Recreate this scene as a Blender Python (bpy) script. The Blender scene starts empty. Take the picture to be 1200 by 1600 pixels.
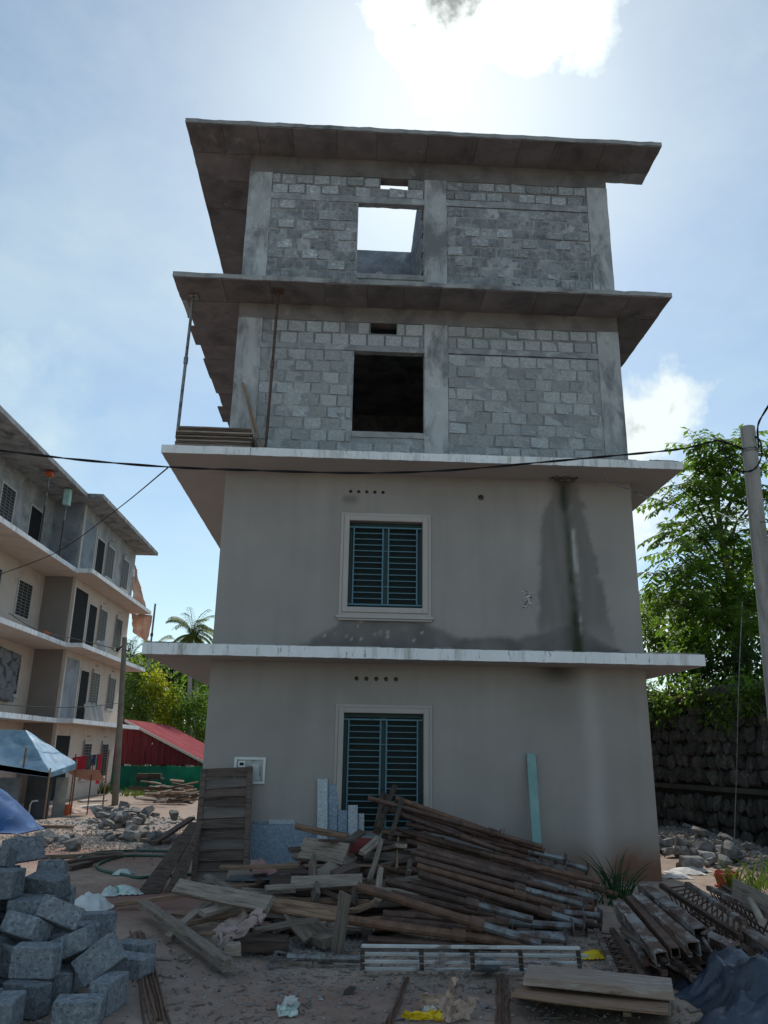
import bpy, bmesh, math, random
from mathutils import Vector, Matrix, noise
random.seed(11)
S = bpy.context.scene
COL = S.collection
V = Vector
R = math.radians

# ---------------------------------------------------------------- camera
CX, CY, CZ = 2.0032, -11.9414, 1.718
YAW, PITCH, ROLL, FPX = -0.0459, 0.2968, 0.0165, 1220.3
FW = V((-math.sin(YAW) * math.cos(PITCH), math.cos(YAW) * math.cos(PITCH), math.sin(PITCH)))
_r = V((math.cos(YAW), math.sin(YAW), 0)); _u = _r.cross(FW)
RT = math.cos(ROLL) * _r + math.sin(ROLL) * _u
UP = -math.sin(ROLL) * _r + math.cos(ROLL) * _u
CAMP = V((CX, CY, CZ))
cd = bpy.data.cameras.new('camera'); co = bpy.data.objects.new('camera', cd); COL.objects.link(co)
cd.sensor_fit = 'VERTICAL'; cd.sensor_height = 24.0; cd.sensor_width = 18.0
cd.lens = FPX / 1600 * 24.0
cd.clip_start = 0.05; cd.clip_end = 2000
co.matrix_world = Matrix(((RT.x, UP.x, -FW.x, CX), (RT.y, UP.y, -FW.y, CY), (RT.z, UP.z, -FW.z, CZ), (0, 0, 0, 1)))
S.camera = co

# ---------------------------------------------------------------- light
SUN_EL, SUN_AZ = R(45.7), R(7.3)      # azimuth measured from +y towards +x
SUND = V((math.sin(SUN_AZ) * math.cos(SUN_EL), math.cos(SUN_AZ) * math.cos(SUN_EL), math.sin(SUN_EL)))
ld = bpy.data.lights.new('sun', 'SUN'); ld.energy = 2.3; ld.angle = R(1.2); ld.color = (1.0, 0.95, 0.87)
lo = bpy.data.objects.new('sun', ld); COL.objects.link(lo)
lo.rotation_euler = SUND.to_track_quat('Z', 'Y').to_euler(); lo.location = (0, 30, 40)
EXPOSURE = 0.35
S.view_settings.view_transform = 'Standard'; S.view_settings.look = 'None'
S.view_settings.exposure = EXPOSURE; S.view_settings.gamma = 1.0
S.view_settings.use_curve_mapping = False
S.cycles.max_bounces = 6; S.cycles.diffuse_bounces = 4; S.cycles.transparent_max_bounces = 8
S.cycles.use_denoising = True


def world():
    w = bpy.data.worlds.new('World'); S.world = w; w.use_nodes = True
    nt = w.node_tree; N = nt.nodes; L = nt.links; N.clear()
    out = N.new('ShaderNodeOutputWorld'); bg = N.new('ShaderNodeBackground')
    sky = N.new('ShaderNodeTexSky'); sky.sky_type = 'NISHITA'; sky.sun_disc = False
    sky.sun_elevation = SUN_EL; sky.sun_rotation = SUN_AZ
    sky.air_density = 1.0; sky.dust_density = 0.5; sky.ozone_density = 2.0; sky.altitude = 0
    tc = N.new('ShaderNodeTexCoord')

    def mth(op, a, b=None, c=None, cl=False):
        n = N.new('ShaderNodeMath'); n.operation = op; n.use_clamp = cl
        for i, x in enumerate((a, b, c)):
            if x is None: continue
            if isinstance(x, (int, float)): n.inputs[i].default_value = x
            else: L.new(x, n.inputs[i])
        return n.outputs[0]

    def vm(op, a, b):
        n = N.new('ShaderNodeVectorMath'); n.operation = op
        for i, x in enumerate((a, b)):
            if isinstance(x, (tuple, Vector)): n.inputs[i].default_value = x
            else: L.new(x, n.inputs[i])
        return n
    dirv = tc.outputs['Generated']

    def nz(scale, detail, rough, off=(0, 0, 0), flat=1.0):
        mp = N.new('ShaderNodeMapping'); mp.inputs['Scale'].default_value = (1, 1, flat); mp.inputs['Location'].default_value = off
        L.new(dirv, mp.inputs[0])
        n = N.new('ShaderNodeTexNoise'); n.inputs['Scale'].default_value = scale; n.inputs['Detail'].default_value = detail; n.inputs['Roughness'].default_value = rough
        L.new(mp.outputs[0], n.inputs['Vector']); return n.outputs['Fac']
    big = nz(3.0, 6, .6); fine = nz(9, 8, .62, (3, 1, 2))
    sundot = vm('DOT_PRODUCT', dirv, tuple(SUND)).outputs['Value']
    # thin high veil everywhere
    veil = mth('MULTIPLY', mth('SUBTRACT', nz(2.1, 7, .62, (5, 2, 0), 2.2), .36, cl=True), 1.9, cl=True)
    # cumulus: a few heaps, edges broken by noise
    dens = None
    for (u, v, rad, amt) in CLOUDS:
        d = (FW + RT * ((u - 600) / FPX) - UP * ((v - 800) / FPX)).normalized()
        dot = vm('DOT_PRODUCT', dirv, tuple(d)).outputs['Value']
        # angular distance approx sqrt(2-2dot)
        ang = mth('SQRT', mth('MAXIMUM', mth('SUBTRACT', 2.0, mth('MULTIPLY', dot, 2.0)), 0.0))
        m = mth('MULTIPLY', mth('SUBTRACT', 1.0, mth('DIVIDE', ang, rad)), amt)
        dens = m if dens is None else mth('MAXIMUM', dens, m)
    wide = mth('SUBTRACT', mth('MULTIPLY', big, 2.2), 1.62)
    dens = mth('MAXIMUM', dens, wide)
    dens = mth('ADD', dens, mth('MULTIPLY', mth('SUBTRACT', fine, .5), 2.3))
    dens0 = dens
    cum = mth('MULTIPLY', mth('SUBTRACT', dens, .12), 2.6, cl=True)
    thick = mth('MULTIPLY', mth('SUBTRACT', mth('ADD', dens, mth('MULTIPLY', mth('SUBTRACT', nz(16, 8, .65, (1, 7, 3)), .5), 2.6)), .95), 1.3, cl=True)
    soft = None
    for (u, v, rad, amt) in WISPS:
        d = (FW + RT * ((u - 600) / FPX) - UP * ((v - 800) / FPX)).normalized()
        dot = vm('DOT_PRODUCT', dirv, tuple(d)).outputs['Value']
        ang = mth('SQRT', mth('MAXIMUM', mth('SUBTRACT', 2.0, mth('MULTIPLY', dot, 2.0)), 0.0))
        m = mth('MULTIPLY', mth('SUBTRACT', 1.0, mth('DIVIDE', ang, rad), cl=True), amt)
        soft = m if soft is None else mth('MAXIMUM', soft, m)
    soft = mth('MULTIPLY', soft, mth('ADD', .35, mth('MULTIPLY', mth('SUBTRACT', fine, .35, cl=True), 3.2)), cl=True)
    veil = mth('MAXIMUM', veil, soft)
    # light scattered forward by the cloud droplets near the sun
    fs = mth('POWER', mth('MAXIMUM', sundot, 0.0), 90)
    lum = mth('ADD', 8.0, mth('MULTIPLY', fs, 9.0))
    lum = mth('MULTIPLY', lum, mth('SUBTRACT', 1.0, mth('MULTIPLY', thick, .80)))
    cc = N.new('ShaderNodeCombineColor')
    L.new(lum, cc.inputs[0]); L.new(mth('MULTIPLY', lum, 1.0), cc.inputs[1]); L.new(mth('MULTIPLY', lum, 1.03), cc.inputs[2])
    mx = N.new('ShaderNodeMix'); mx.data_type = 'RGBA'
    L.new(mth('MULTIPLY', veil, .62), mx.inputs[0]); L.new(sky.outputs[0], mx.inputs[6]); mx.inputs[7].default_value = (6.6, 7.2, 7.6, 1)
    mx2 = N.new('ShaderNodeMix'); mx2.data_type = 'RGBA'
    L.new(mth('MULTIPLY', cum, .93), mx2.inputs[0]); L.new(mx.outputs[2], mx2.inputs[6]); L.new(cc.outputs[0], mx2.inputs[7])
    tint = N.new('ShaderNodeMix'); tint.data_type = 'RGBA'; tint.blend_type = 'MULTIPLY'; tint.inputs[0].default_value = 1.0
    L.new(mx2.outputs[2], tint.inputs[6]); tint.inputs[7].default_value = (.95, 1.03, .97, 1)
    bg.inputs[1].default_value = SKY_STRENGTH
    L.new(tint.outputs[2], bg.inputs[0]); L.new(bg.outputs[0], out.inputs[0])


SKY_STRENGTH = 0.10
CLOUDS = [(690, -20, .10, 2.2), (620, 5, .06, .9), (790, 25, .08, .8), (880, 0, .06, .7), (690, 90, .05, .6), (1005, 665, .09, .80), (1050, 640, .055, .72), (985, 740, .075, .74), (1000, 800, .065, .7), (1110, 740, .07, .5), (1040, 1000, .07, .8)]
WISPS = [(20, 540, .22, .8), (80, 680, .2, .7), (280, 400, .2, .6), (200, 120, .25, .35), (1150, 80, .2, .4), (560, 160, .3, .5), (900, 170, .25, .4), (60, 900, .25, .6)]
world()

# ---------------------------------------------------------------- pixel -> place
def ray(u, v): return FW + RT * ((u - 600) / FPX) - UP * ((v - 800) / FPX)
def on_ax(ax, val, u, v):
    d = ray(u, v); return CAMP + d * ((val - CAMP[ax]) / d[ax])
def on_x(u, v, x): return on_ax(0, x, u, v)
def on_y(u, v, y): return on_ax(1, y, u, v)
def on_z(u, v, z): return on_ax(2, z, u, v)
def sst(a, b, x):
    t = max(0.0, min(1.0, (x - a) / (b - a))); return t * t * (3 - 2 * t)
def gz(x, y):
    z = -0.38 * sst(4, 16, y)
    z += .030 * noise.noise(V((x * .6, y * .6, 1.3))) * sst(-1.5, 0, abs(y + 3) - 1) if False else .022 * noise.noise(V((x * .6, y * .6, 1.3)))
    z += .010 * noise.noise(V((x * 2.7, y * 2.7, 4.1)))
    z += .28 * math.exp(-((x - 9.0) / .9) ** 2 - ((y - 4.5) / 3.0) ** 2)       # rubble slope by the stone wall
    z += .16 * math.exp(-((x + 3.4) / 1.5) ** 2 - ((y - 10.5) / 2.0) ** 2)     # heaped sand
    return z
def on_g(u, v, h=0.0):
    z = 0.0
    for _ in range(8):
        p = on_z(u, v, z + h); z = gz(p.x, p.y)
    return p
def proj(p):
    q = V(p) - CAMP; z = q.dot(FW); return 600 + FPX * q.dot(RT) / z, 800 - FPX * q.dot(UP) / z

# ---------------------------------------------------------------- materials
MATS = {}
def M(name, base, rough=.85, var=.18, scale=6.0, bump=.25, bscale=45.0, metal=0.0, rnd=.10, c2=None, c2s=3.0, c2t=(.5, .62), stretch=None, spec=.3, c3=None, c3s=14.0, c3t=(.6, .7), bdist=.01, transl=0.0, attr=None, dist=.4):
    if name in MATS: return MATS[name]
    m = bpy.data.materials.new(name); m.use_nodes = True; MATS[name] = m
    nt = m.node_tree; N = nt.nodes; L = nt.links
    bs = N['Principled BSDF']; out = N['Material Output']
    tc = N.new('ShaderNodeTexCoord'); oi = N.new('ShaderNodeObjectInfo')
    ad = N.new('ShaderNodeVectorMath'); ad.operation = 'MULTIPLY_ADD'
    L.new(oi.outputs['Random'], ad.inputs[0]); ad.inputs[1].default_value = (37, 53, 71); L.new(tc.outputs['Object'], ad.inputs[2])
    vec = ad.outputs[0]
    if stretch:
        mp = N.new('ShaderNodeMapping'); mp.inputs['Scale'].default_value = stretch; L.new(vec, mp.inputs[0]); vec = mp.outputs[0]

    def nz(sc, det=6, ro=.6, d=0.0):
        n = N.new('ShaderNodeTexNoise'); n.inputs['Scale'].default_value = sc; n.inputs['Detail'].default_value = det; n.inputs['Roughness'].default_value = ro
        n.inputs['Distortion'].default_value = d
        L.new(vec, n.inputs['Vector']); return n.outputs['Fac']

    def ramp(f, a, b):
        n = N.new('ShaderNodeMapRange'); n.inputs[1].default_value = a; n.inputs[2].default_value = b; L.new(f, n.inputs[0]); return n.outputs[0]

    def mix(f, a, b, bt='MIX'):
        n = N.new('ShaderNodeMix'); n.data_type = 'RGBA'; n.blend_type = bt
        if isinstance(f, float): n.inputs[0].default_value = f
        else: L.new(f, n.inputs[0])
        for i, x in ((6, a), (7, b)):
            if isinstance(x, tuple): n.inputs[i].default_value = (*x[:3], 1)
            else: L.new(x, n.inputs[i])
        return n.outputs[2]
    lo_ = tuple(c * (1 - var) for c in base); hi = tuple(min(1, c * (1 + var)) for c in base)
    col = mix(ramp(nz(scale), .3, .7), lo_, hi)
    if c2: col = mix(ramp(nz(c2s, 8, .65, dist), *c2t), col, c2)
    if c3: col = mix(ramp(nz(c3s, 5, .7, dist * .7), *c3t), col, c3)
    if attr:
        for an, ac in attr:
            a = N.new('ShaderNodeAttribute'); a.attribute_name = an
            nn = N.new('ShaderNodeMath'); nn.operation = 'MULTIPLY'; L.new(a.outputs['Fac'], nn.inputs[0]); L.new(ramp(nz(7, 7, .7), .05, .38), nn.inputs[1]); nn.use_clamp = True
            col = mix(nn.outputs[0], col, ac)
    if rnd:
        mr = N.new('ShaderNodeMapRange'); mr.inputs[3].default_value = 1 - rnd; mr.inputs[4].default_value = 1 + rnd; L.new(oi.outputs['Random'], mr.inputs[0])
        hs = N.new('ShaderNodeVectorMath'); hs.operation = 'SCALE'; L.new(col, hs.inputs[0]); L.new(mr.outputs[0], hs.inputs['Scale']); col = hs.outputs[0]
    L.new(col, bs.inputs['Base Color'])
    rr = ramp(nz(scale * 2.3, 4), .2, .8)
    mr2 = N.new('ShaderNodeMapRange'); mr2.inputs[3].default_value = max(.05, rough - .12); mr2.inputs[4].default_value = min(1, rough + .08); L.new(rr, mr2.inputs[0]); L.new(mr2.outputs[0], bs.inputs['Roughness'])
    bs.inputs['Metallic'].default_value = metal; bs.inputs['Specular IOR Level'].default_value = spec
    if bump:
        b = N.new('ShaderNodeBump'); b.inputs['Strength'].default_value = bump; b.inputs['Distance'].default_value = bdist
        L.new(nz(bscale, 6, .7), b.inputs['Height']); L.new(b.outputs[0], bs.inputs['Normal'])
    if transl:
        t = N.new('ShaderNodeBsdfTranslucent')
        tcx = mix(.45, col, (base[0] * 2.6, base[1] * 2.4, base[2] * .8)); L.new(tcx, t.inputs[0])
        ms = N.new('ShaderNodeMixShader'); ms.inputs[0].default_value = transl
        L.new(bs.outputs[0], ms.inputs[1]); L.new(t.outputs[0], ms.inputs[2]); L.new(ms.outputs[0], out.inputs['Surface'])
    return m

PAINT = M('taupe_wall_paint', (.352, .325, .306), .8, .09, .8, .22, 45, rnd=0, attr=[('wet', (.10, .095, .09)), ('moss', (.03, .042, .022)), ('mud', (.20, .105, .065)), ('pale', (.60, .59, .58))], bdist=.004)
TAUPE = M('taupe_plaster', (.42, .39, .37), .8, .06, 1.5, .12, 60, rnd=0, bdist=.004)
TRIM = M('pale_taupe_moulding', (.46, .425, .405), .7, .05, 3, .1, 60, rnd=0, bdist=.003)
FASCIA = M('peeling_white_ledge_paint', (.84, .86, .88), .75, .08, 5, .3, 30, rnd=0, stretch=(1, 1, .16), dist=.0, c2=(.45, .45, .42), c2s=6, c2t=(.52, .72), c3=(.10, .105, .08), c3s=22, c3t=(.60, .70))
CONC = M('raw_cast_concrete', (.33, .34, .345), .92, .22, 2.4, .5, 28, rnd=.05, c2=(.115, .115, .12), c2s=1.6, c2t=(.48, .68), c3=(.36, .37, .375), c3s=6, c3t=(.60, .74))
COLUMN = M('pale_column_concrete', (.45, .465, .48), .92, .2, 2.2, .45, 30, rnd=.04, stretch=(1, 1, .45), c2=(.20, .21, .22), c2s=2.6, c2t=(.46, .62), c3=(.66, .68, .70), c3s=7, c3t=(.6, .75))
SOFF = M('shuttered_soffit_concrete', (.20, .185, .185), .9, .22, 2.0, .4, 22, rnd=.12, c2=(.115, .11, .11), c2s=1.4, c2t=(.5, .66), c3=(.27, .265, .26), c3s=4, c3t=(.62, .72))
BLOCK = M('concrete_block', (.40, .425, .44), .95, .24, 7, .9, 60, rnd=.20, c2=(.54, .565, .58), c2s=4, c2t=(.54, .68), c3=(.25, .26, .265), c3s=15, c3t=(.60, .70))
BLOCK2 = M('weathered_concrete_block', (.34, .36, .38), .95, .30, 7, .9, 60, rnd=.34, c2=(.58, .60, .62), c2s=4, c2t=(.52, .66), c3=(.15, .155, .165), c3s=10, c3t=(.55, .68))
MORT = M('cement_mortar', (.29, .305, .32), .95, .25, 3.5, .9, 22, rnd=0, c2=(.47, .49, .505), c2s=2.6, c2t=(.5, .64), c3=(.22, .225, .23), c3s=8, c3t=(.56, .70))
GAPM = M('shadowed_mortar', (.24, .245, .25), .95, .25, 4, .8, 22, rnd=0)
TOPM = M('grimy_mortar', (.30, .31, .325), .95, .28, 3, .9, 20, rnd=0, c2=(.46, .475, .49), c2s=2.2, c2t=(.5, .64), c3=(.15, .155, .16), c3s=7, c3t=(.52, .68))
HEAPB = M('coarse_blue_grey_block', (.225, .245, .265), .95, .30, 30, 1.0, 85, rnd=.22, c2=(.36, .385, .41), c2s=22, c2t=(.52, .64), c3=(.085, .095, .105), c3s=42, c3t=(.56, .64), bdist=.012)
GRILL = M('teal_grille_paint', (.10, .215, .27), .5, .1, 10, .1, rnd=.03, c2=(.07, .13, .16), c2s=12, c2t=(.55, .7))
WFRAME = M('dark_green_window_paint', (.018, .05, .055), .45, .12, 6, .1, rnd=.03)
RUST = M('rusted_steel_tube', (.125, .074, .056), .62, .3, 9, .5, 60, metal=.3, rnd=.32, spec=.5, c2=(.075, .045, .035), c2s=6, c2t=(.5, .62), c3=(.22, .20, .19), c3s=16, c3t=(.64, .72))
RUST2 = M('orange_rust_steel', (.175, .095, .062), .7, .3, 9, .5, 60, metal=.2, rnd=.3, spec=.5, c2=(.10, .055, .04), c2s=6, c2t=(.5, .64))
GALV = M('galvanised_steel', (.25, .26, .265), .5, .2, 8, .25, 50, metal=.55, rnd=.14, c2=(.115, .075, .06), c2s=6, c2t=(.46, .62))
SPLASH = M('cement_splashed_steel', (.30, .285, .27), .85, .28, 9, .7, 40, metal=.1, rnd=.2, stretch=(.6, 1, 1), c2=(.13, .075, .055), c2s=6, c2t=(.40, .54), c3=(.58, .58, .57), c3s=12, c3t=(.60, .68))
WOOD = M('weathered_plank', (.29, .235, .19), .88, .28, 3, .8, 9, rnd=.34, stretch=(1.2, 18, 18), c2=(.12, .098, .082), c2s=2.2, c2t=(.5, .66), c3=(.42, .385, .35), c3s=5, c3t=(.62, .74))
WOODD = M('dark_timber', (.125, .09, .073), .85, .3, 3, .7, 9, rnd=.25, stretch=(1.2, 18, 18), c2=(.04, .033, .03), c2s=2.2, c2t=(.5, .66))
WOODR = M('brown_timber', (.30, .19, .125), .85, .28, 3, .7, 9, rnd=.2, stretch=(1.2, 18, 18), c2=(.09, .06, .045), c2s=2.2, c2t=(.5, .66))
GRAN = M('blue_speckled_granite', (.22, .285, .36), .5, .15, 30, .05, 40, rnd=.08, c2=(.42, .48, .54), c2s=38, c2t=(.55, .63), c3=(.07, .10, .15), c3s=55, c3t=(.57, .63))
GRAN2 = M('pale_speckled_granite', (.42, .46, .50), .5, .15, 30, .05, 40, rnd=.08, c2=(.62, .66, .69), c2s=38, c2t=(.55, .63), c3=(.13, .16, .20), c3s=55, c3t=(.57, .63))
STONE = M('dark_rubble_stone', (.082, .078, .074), .92, .3, 5, .8, 24, rnd=.42, c2=(.19, .175, .16), c2s=4, c2t=(.55, .68), c3=(.045, .05, .042), c3s=6, c3t=(.56, .68))
SHADOWGAP = M('shaded_stone_gaps', (.035, .032, .03), .98, .3, 4, .6, 20, rnd=0)  # near-black colour stands for shade in the gaps between the stones
RUBBLE = M('grey_rubble', (.25, .245, .24), .95, .3, 6, .8, 30, rnd=.35, c2=(.13, .125, .12), c2s=4, c2t=(.5, .65))
TEAL = M('teal_painted_board', (.21, .37, .355), .7, .12, 5, .2, 30, rnd=0, c2=(.30, .44, .42), c2s=3, c2t=(.5, .7))
WHITEP = M('white_paint', (.68, .70, .70), .6, .08, 8, .15, 40, rnd=.05, c2=(.42, .41, .38), c2s=7, c2t=(.6, .75))
BLACKC = M('black_cable', (.012, .012, .014), .55, .1, 20, .1, rnd=0)
DARKV = M('dark_void', (.012, .013, .014), .9, .2, 5, 0, rnd=0)  # near-black, stands for shade inside openings; pole fittings use it too
GLASS = M('dark_window_glass', (.010, .018, .018), .42, .1, 4, 0, rnd=.05, spec=.12)
ORANGE = M('orange_plastic', (.62, .13, .045), .5, .15, 6, .2, rnd=.05)

# ---------------------------------------------------------------- builders
BASE = {}
def tag(o, label=None, cat=None, group=None, kind=None):
    if label: o['label'] = label
    if cat: o['category'] = cat
    if group: o['group'] = group
    if kind: o['kind'] = kind
    return o
def thing(name, label, cat, loc=(0, 0, 0), group=None):
    o = bpy.data.objects.new(name, None); COL.objects.link(o); o.location = loc; o.empty_display_size = .2
    BASE[o.name] = V(loc); return tag(o, label, cat, group)
def root_base(o): return BASE.get(o.name, V((0, 0, 0)))

class MB:
    def __init__(s): s.v = []; s.f = []
    def add(s, vs, fs):
        n = len(s.v); s.v.extend(V(p) for p in vs); s.f.extend([tuple(i + n for i in f) for f in fs]); return s
    def box(s, x0, x1, y0, y1, z0, z1):
        return s.add([(x0, y0, z0), (x1, y0, z0), (x1, y1, z0), (x0, y1, z0), (x0, y0, z1), (x1, y0, z1), (x1, y1, z1), (x0, y1, z1)],
                     [(0, 3, 2, 1), (4, 5, 6, 7), (0, 1, 5, 4), (1, 2, 6, 5), (2, 3, 7, 6), (3, 0, 4, 7)])
    def rbox(s, x0, x1, y0, y1, z0, z1, step=.12, amp=.004, fr=3.0, seed=0.0, faces=None):
        """box with subdivided, slightly uneven faces"""
        def lin(a, b):
            n = max(1, int(abs(b - a) / step)); return [a + (b - a) * i / n for i in range(n + 1)]
        X, Y, Z = lin(x0, x1), lin(y0, y1), lin(z0, z1); idx = {}
        def vid(i, j, k):
            key = (i, j, k)
            if key not in idx:
                p = V((X[i], Y[j], Z[k])); q = p * fr + V((seed, seed * 1.7, seed * .6))
                p = p + noise.noise_vector(q) * amp + noise.noise_vector(q * 4.1) * amp * .5
                idx[key] = len(s.v); s.v.append(p)
            return idx[key]
        a, b, c = len(X) - 1, len(Y) - 1, len(Z) - 1
        for i in range(a):
            for j in range(b):
                s.f.append((vid(i, j, 0), vid(i, j + 1, 0), vid(i + 1, j + 1, 0), vid(i + 1, j, 0)))
                s.f.append((vid(i, j, c), vid(i + 1, j, c), vid(i + 1, j + 1, c), vid(i, j + 1, c)))
        for i in range(a):
            for k in range(c):
                s.f.append((vid(i, 0, k), vid(i + 1, 0, k), vid(i + 1, 0, k + 1), vid(i, 0, k + 1)))
                s.f.append((vid(i, b, k), vid(i, b, k + 1), vid(i + 1, b, k + 1), vid(i + 1, b, k)))
        for j in range(b):
            for k in range(c):
                s.f.append((vid(0, j, k), vid(0, j, k + 1), vid(0, j + 1, k + 1), vid(0, j + 1, k)))
                s.f.append((vid(a, j, k), vid(a, j + 1, k), vid(a, j + 1, k + 1), vid(a, j, k + 1)))
        return s
    def bar(s, p0, p1, w, h, up=(0, 0, 1)):
        p0, p1 = V(p0), V(p1); d = (p1 - p0).normalized(); upv = V(up)
        sd = d.cross(upv)
        if sd.length < 1e-4: sd = d.cross(V((1, 0, 0)))
        sd.normalize(); u2 = sd.cross(d).normalized(); vs = []
        for p in (p0, p1):
            for a, b in ((-1, -1), (1, -1), (1, 1), (-1, 1)): vs.append(p + sd * (a * w / 2) + u2 * (b * h / 2))
        return s.add(vs, [(3, 2, 1, 0), (4, 5, 6, 7), (0, 1, 5, 4), (1, 2, 6, 5), (2, 3, 7, 6), (3, 0, 4, 7)])
    def cyl(s, p0, p1, r0, r1=None, n=10, cap=True):
        return s.tube([p0, p1], [r0, r0 if r1 is None else r1], n, cap)
    def tube(s, pts, r, n=6, cap=True):
        pts = [V(p) for p in pts]; m = len(pts); rr = r if isinstance(r, (list, tuple)) else [r] * m
        base = len(s.v); prev = None
        for i, p in enumerate(pts):
            d = (pts[min(i + 1, m - 1)] - pts[max(i - 1, 0)])
            d = d.normalized() if d.length > 1e-9 else V((0, 0, 1))
            if prev is None:
                a = d.cross(V((0, 0, 1)))
                if a.length < 1e-3: a = d.cross(V((1, 0, 0)))
            else:
                a = prev - d * prev.dot(d)
                if a.length < 1e-6: a = d.cross(V((1, 0, 0)))
            a.normalize(); prev = a; b = d.cross(a)
            for k in range(n):
                t = 2 * math.pi * k / n; s.v.append(p + (a * math.cos(t) + b * math.sin(t)) * rr[i])
        for i in range(m - 1):
            for k in range(n):
                q = base + i * n; s.f.append((q + k, q + (k + 1) % n, q + n + (k + 1) % n, q + n + k))
        if cap:
            s.f.append(tuple(base + k for k in reversed(range(n)))); s.f.append(tuple(base + (m - 1) * n + k for k in range(n)))
        return s
    def prism(s, pts2, map3, d):
        """polygon pts2 placed by map3(a,b)->Vector, extruded by vector d"""
        n = len(pts2); vs = [map3(*p) for p in pts2]; d = V(d)
        return s.add(vs + [q + d for q in vs], [tuple(reversed(range(n))), tuple(range(n, 2 * n))] + [(i, (i + 1) % n, n + (i + 1) % n, n + i) for i in range(n)])
    def build(s, name, mat, parent=None, label=None, cat=None, group=None, kind=None, smooth=False, loc=None, bevel=0, fixn=False, mats=None):
        me = bpy.data.meshes.new(name)
        off = root_base(parent) if parent is not None else (V(loc) if loc is not None else V((0, 0, 0)))
        me.from_pydata([tuple(p - off) for p in s.v], [], s.f)
        if mat: me.materials.append(mat)
        if bevel or fixn:
            bm = bmesh.new(); bm.from_mesh(me)
            if fixn: bmesh.ops.recalc_face_normals(bm, faces=bm.faces)
            if bevel: bmesh.ops.bevel(bm, geom=list(bm.edges), offset=bevel, segments=1, affect='EDGES')
            bm.to_mesh(me); bm.free()
        if smooth:
            for p in me.polygons: p.use_smooth = True
        o = bpy.data.objects.new(name, me); COL.objects.link(o)
        if parent is not None:
            o.parent = parent; BASE[o.name] = off
        else:
            o.location = off; BASE[o.name] = off
        return tag(o, label, cat, group, kind)

def inst(name, me, parent=None, loc=(0, 0, 0), rot=None, scale=None, label=None, cat=None, group=None, mw=None):
    o = bpy.data.objects.new(name, me); COL.objects.link(o)
    if parent is not None: o.parent = parent; loc = V(loc) - root_base(parent)
    if mw is not None: o.matrix_local = mw
    else:
        o.location = loc
        if rot is not None: o.rotation_euler = rot
        if scale is not None: o.scale = scale
    BASE[o.name] = V((0, 0, 0))
    return tag(o, label, cat, group)

def frame_mat(p0, p1, roll=0.0, up=(0, 0, 1)):
    """local x along p0->p1, origin p0"""
    p0, p1 = V(p0), V(p1); x = (p1 - p0).normalized(); u = V(up)
    y = u.cross(x)
    if y.length < 1e-3: y = V((0, 1, 0)).cross(x)
    y.normalize(); z = x.cross(y)
    m = Matrix(((x.x, y.x, z.x, p0.x), (x.y, y.y, z.y, p0.y), (x.z, y.z, z.z, p0.z), (0, 0, 0, 1)))
    return m @ Matrix.Rotation(roll, 4, 'X')

def block_mesh(name, lx, ly, lz, jit, bev, mat, rnd):
    bm = bmesh.new(); bmesh.ops.create_cube(bm, size=1)
    for v in bm.verts:
        v.co = V((v.co.x * lx, v.co.y * ly, v.co.z * lz)) + V([rnd.uniform(-jit, jit) for _ in range(3)])
    bmesh.ops.bevel(bm, geom=list(bm.edges), offset=bev, segments=1, affect='EDGES')
    me = bpy.data.meshes.new(name); bm.to_mesh(me); bm.free(); me.materials.append(mat); return me

def rock_mesh(name, mat, rnd, n=14, sx=1, sy=1, sz=.75):
    bm = bmesh.new()
    for _ in range(n):
        d = V((rnd.gauss(0, 1), rnd.gauss(0, 1), rnd.gauss(0, 1))).normalized()
        d = V([math.copysign(abs(c) ** .7, c) for c in d])
        bm.verts.new(V((d.x * sx, d.y * sy, d.z * sz)) * rnd.uniform(.42, .52))
    bmesh.ops.convex_hull(bm, input=list(bm.verts))
    for v in [v for v in bm.verts if not v.link_faces]: bm.verts.remove(v)
    me = bpy.data.meshes.new(name); bm.to_mesh(me); bm.free(); me.materials.append(mat); return me

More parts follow.
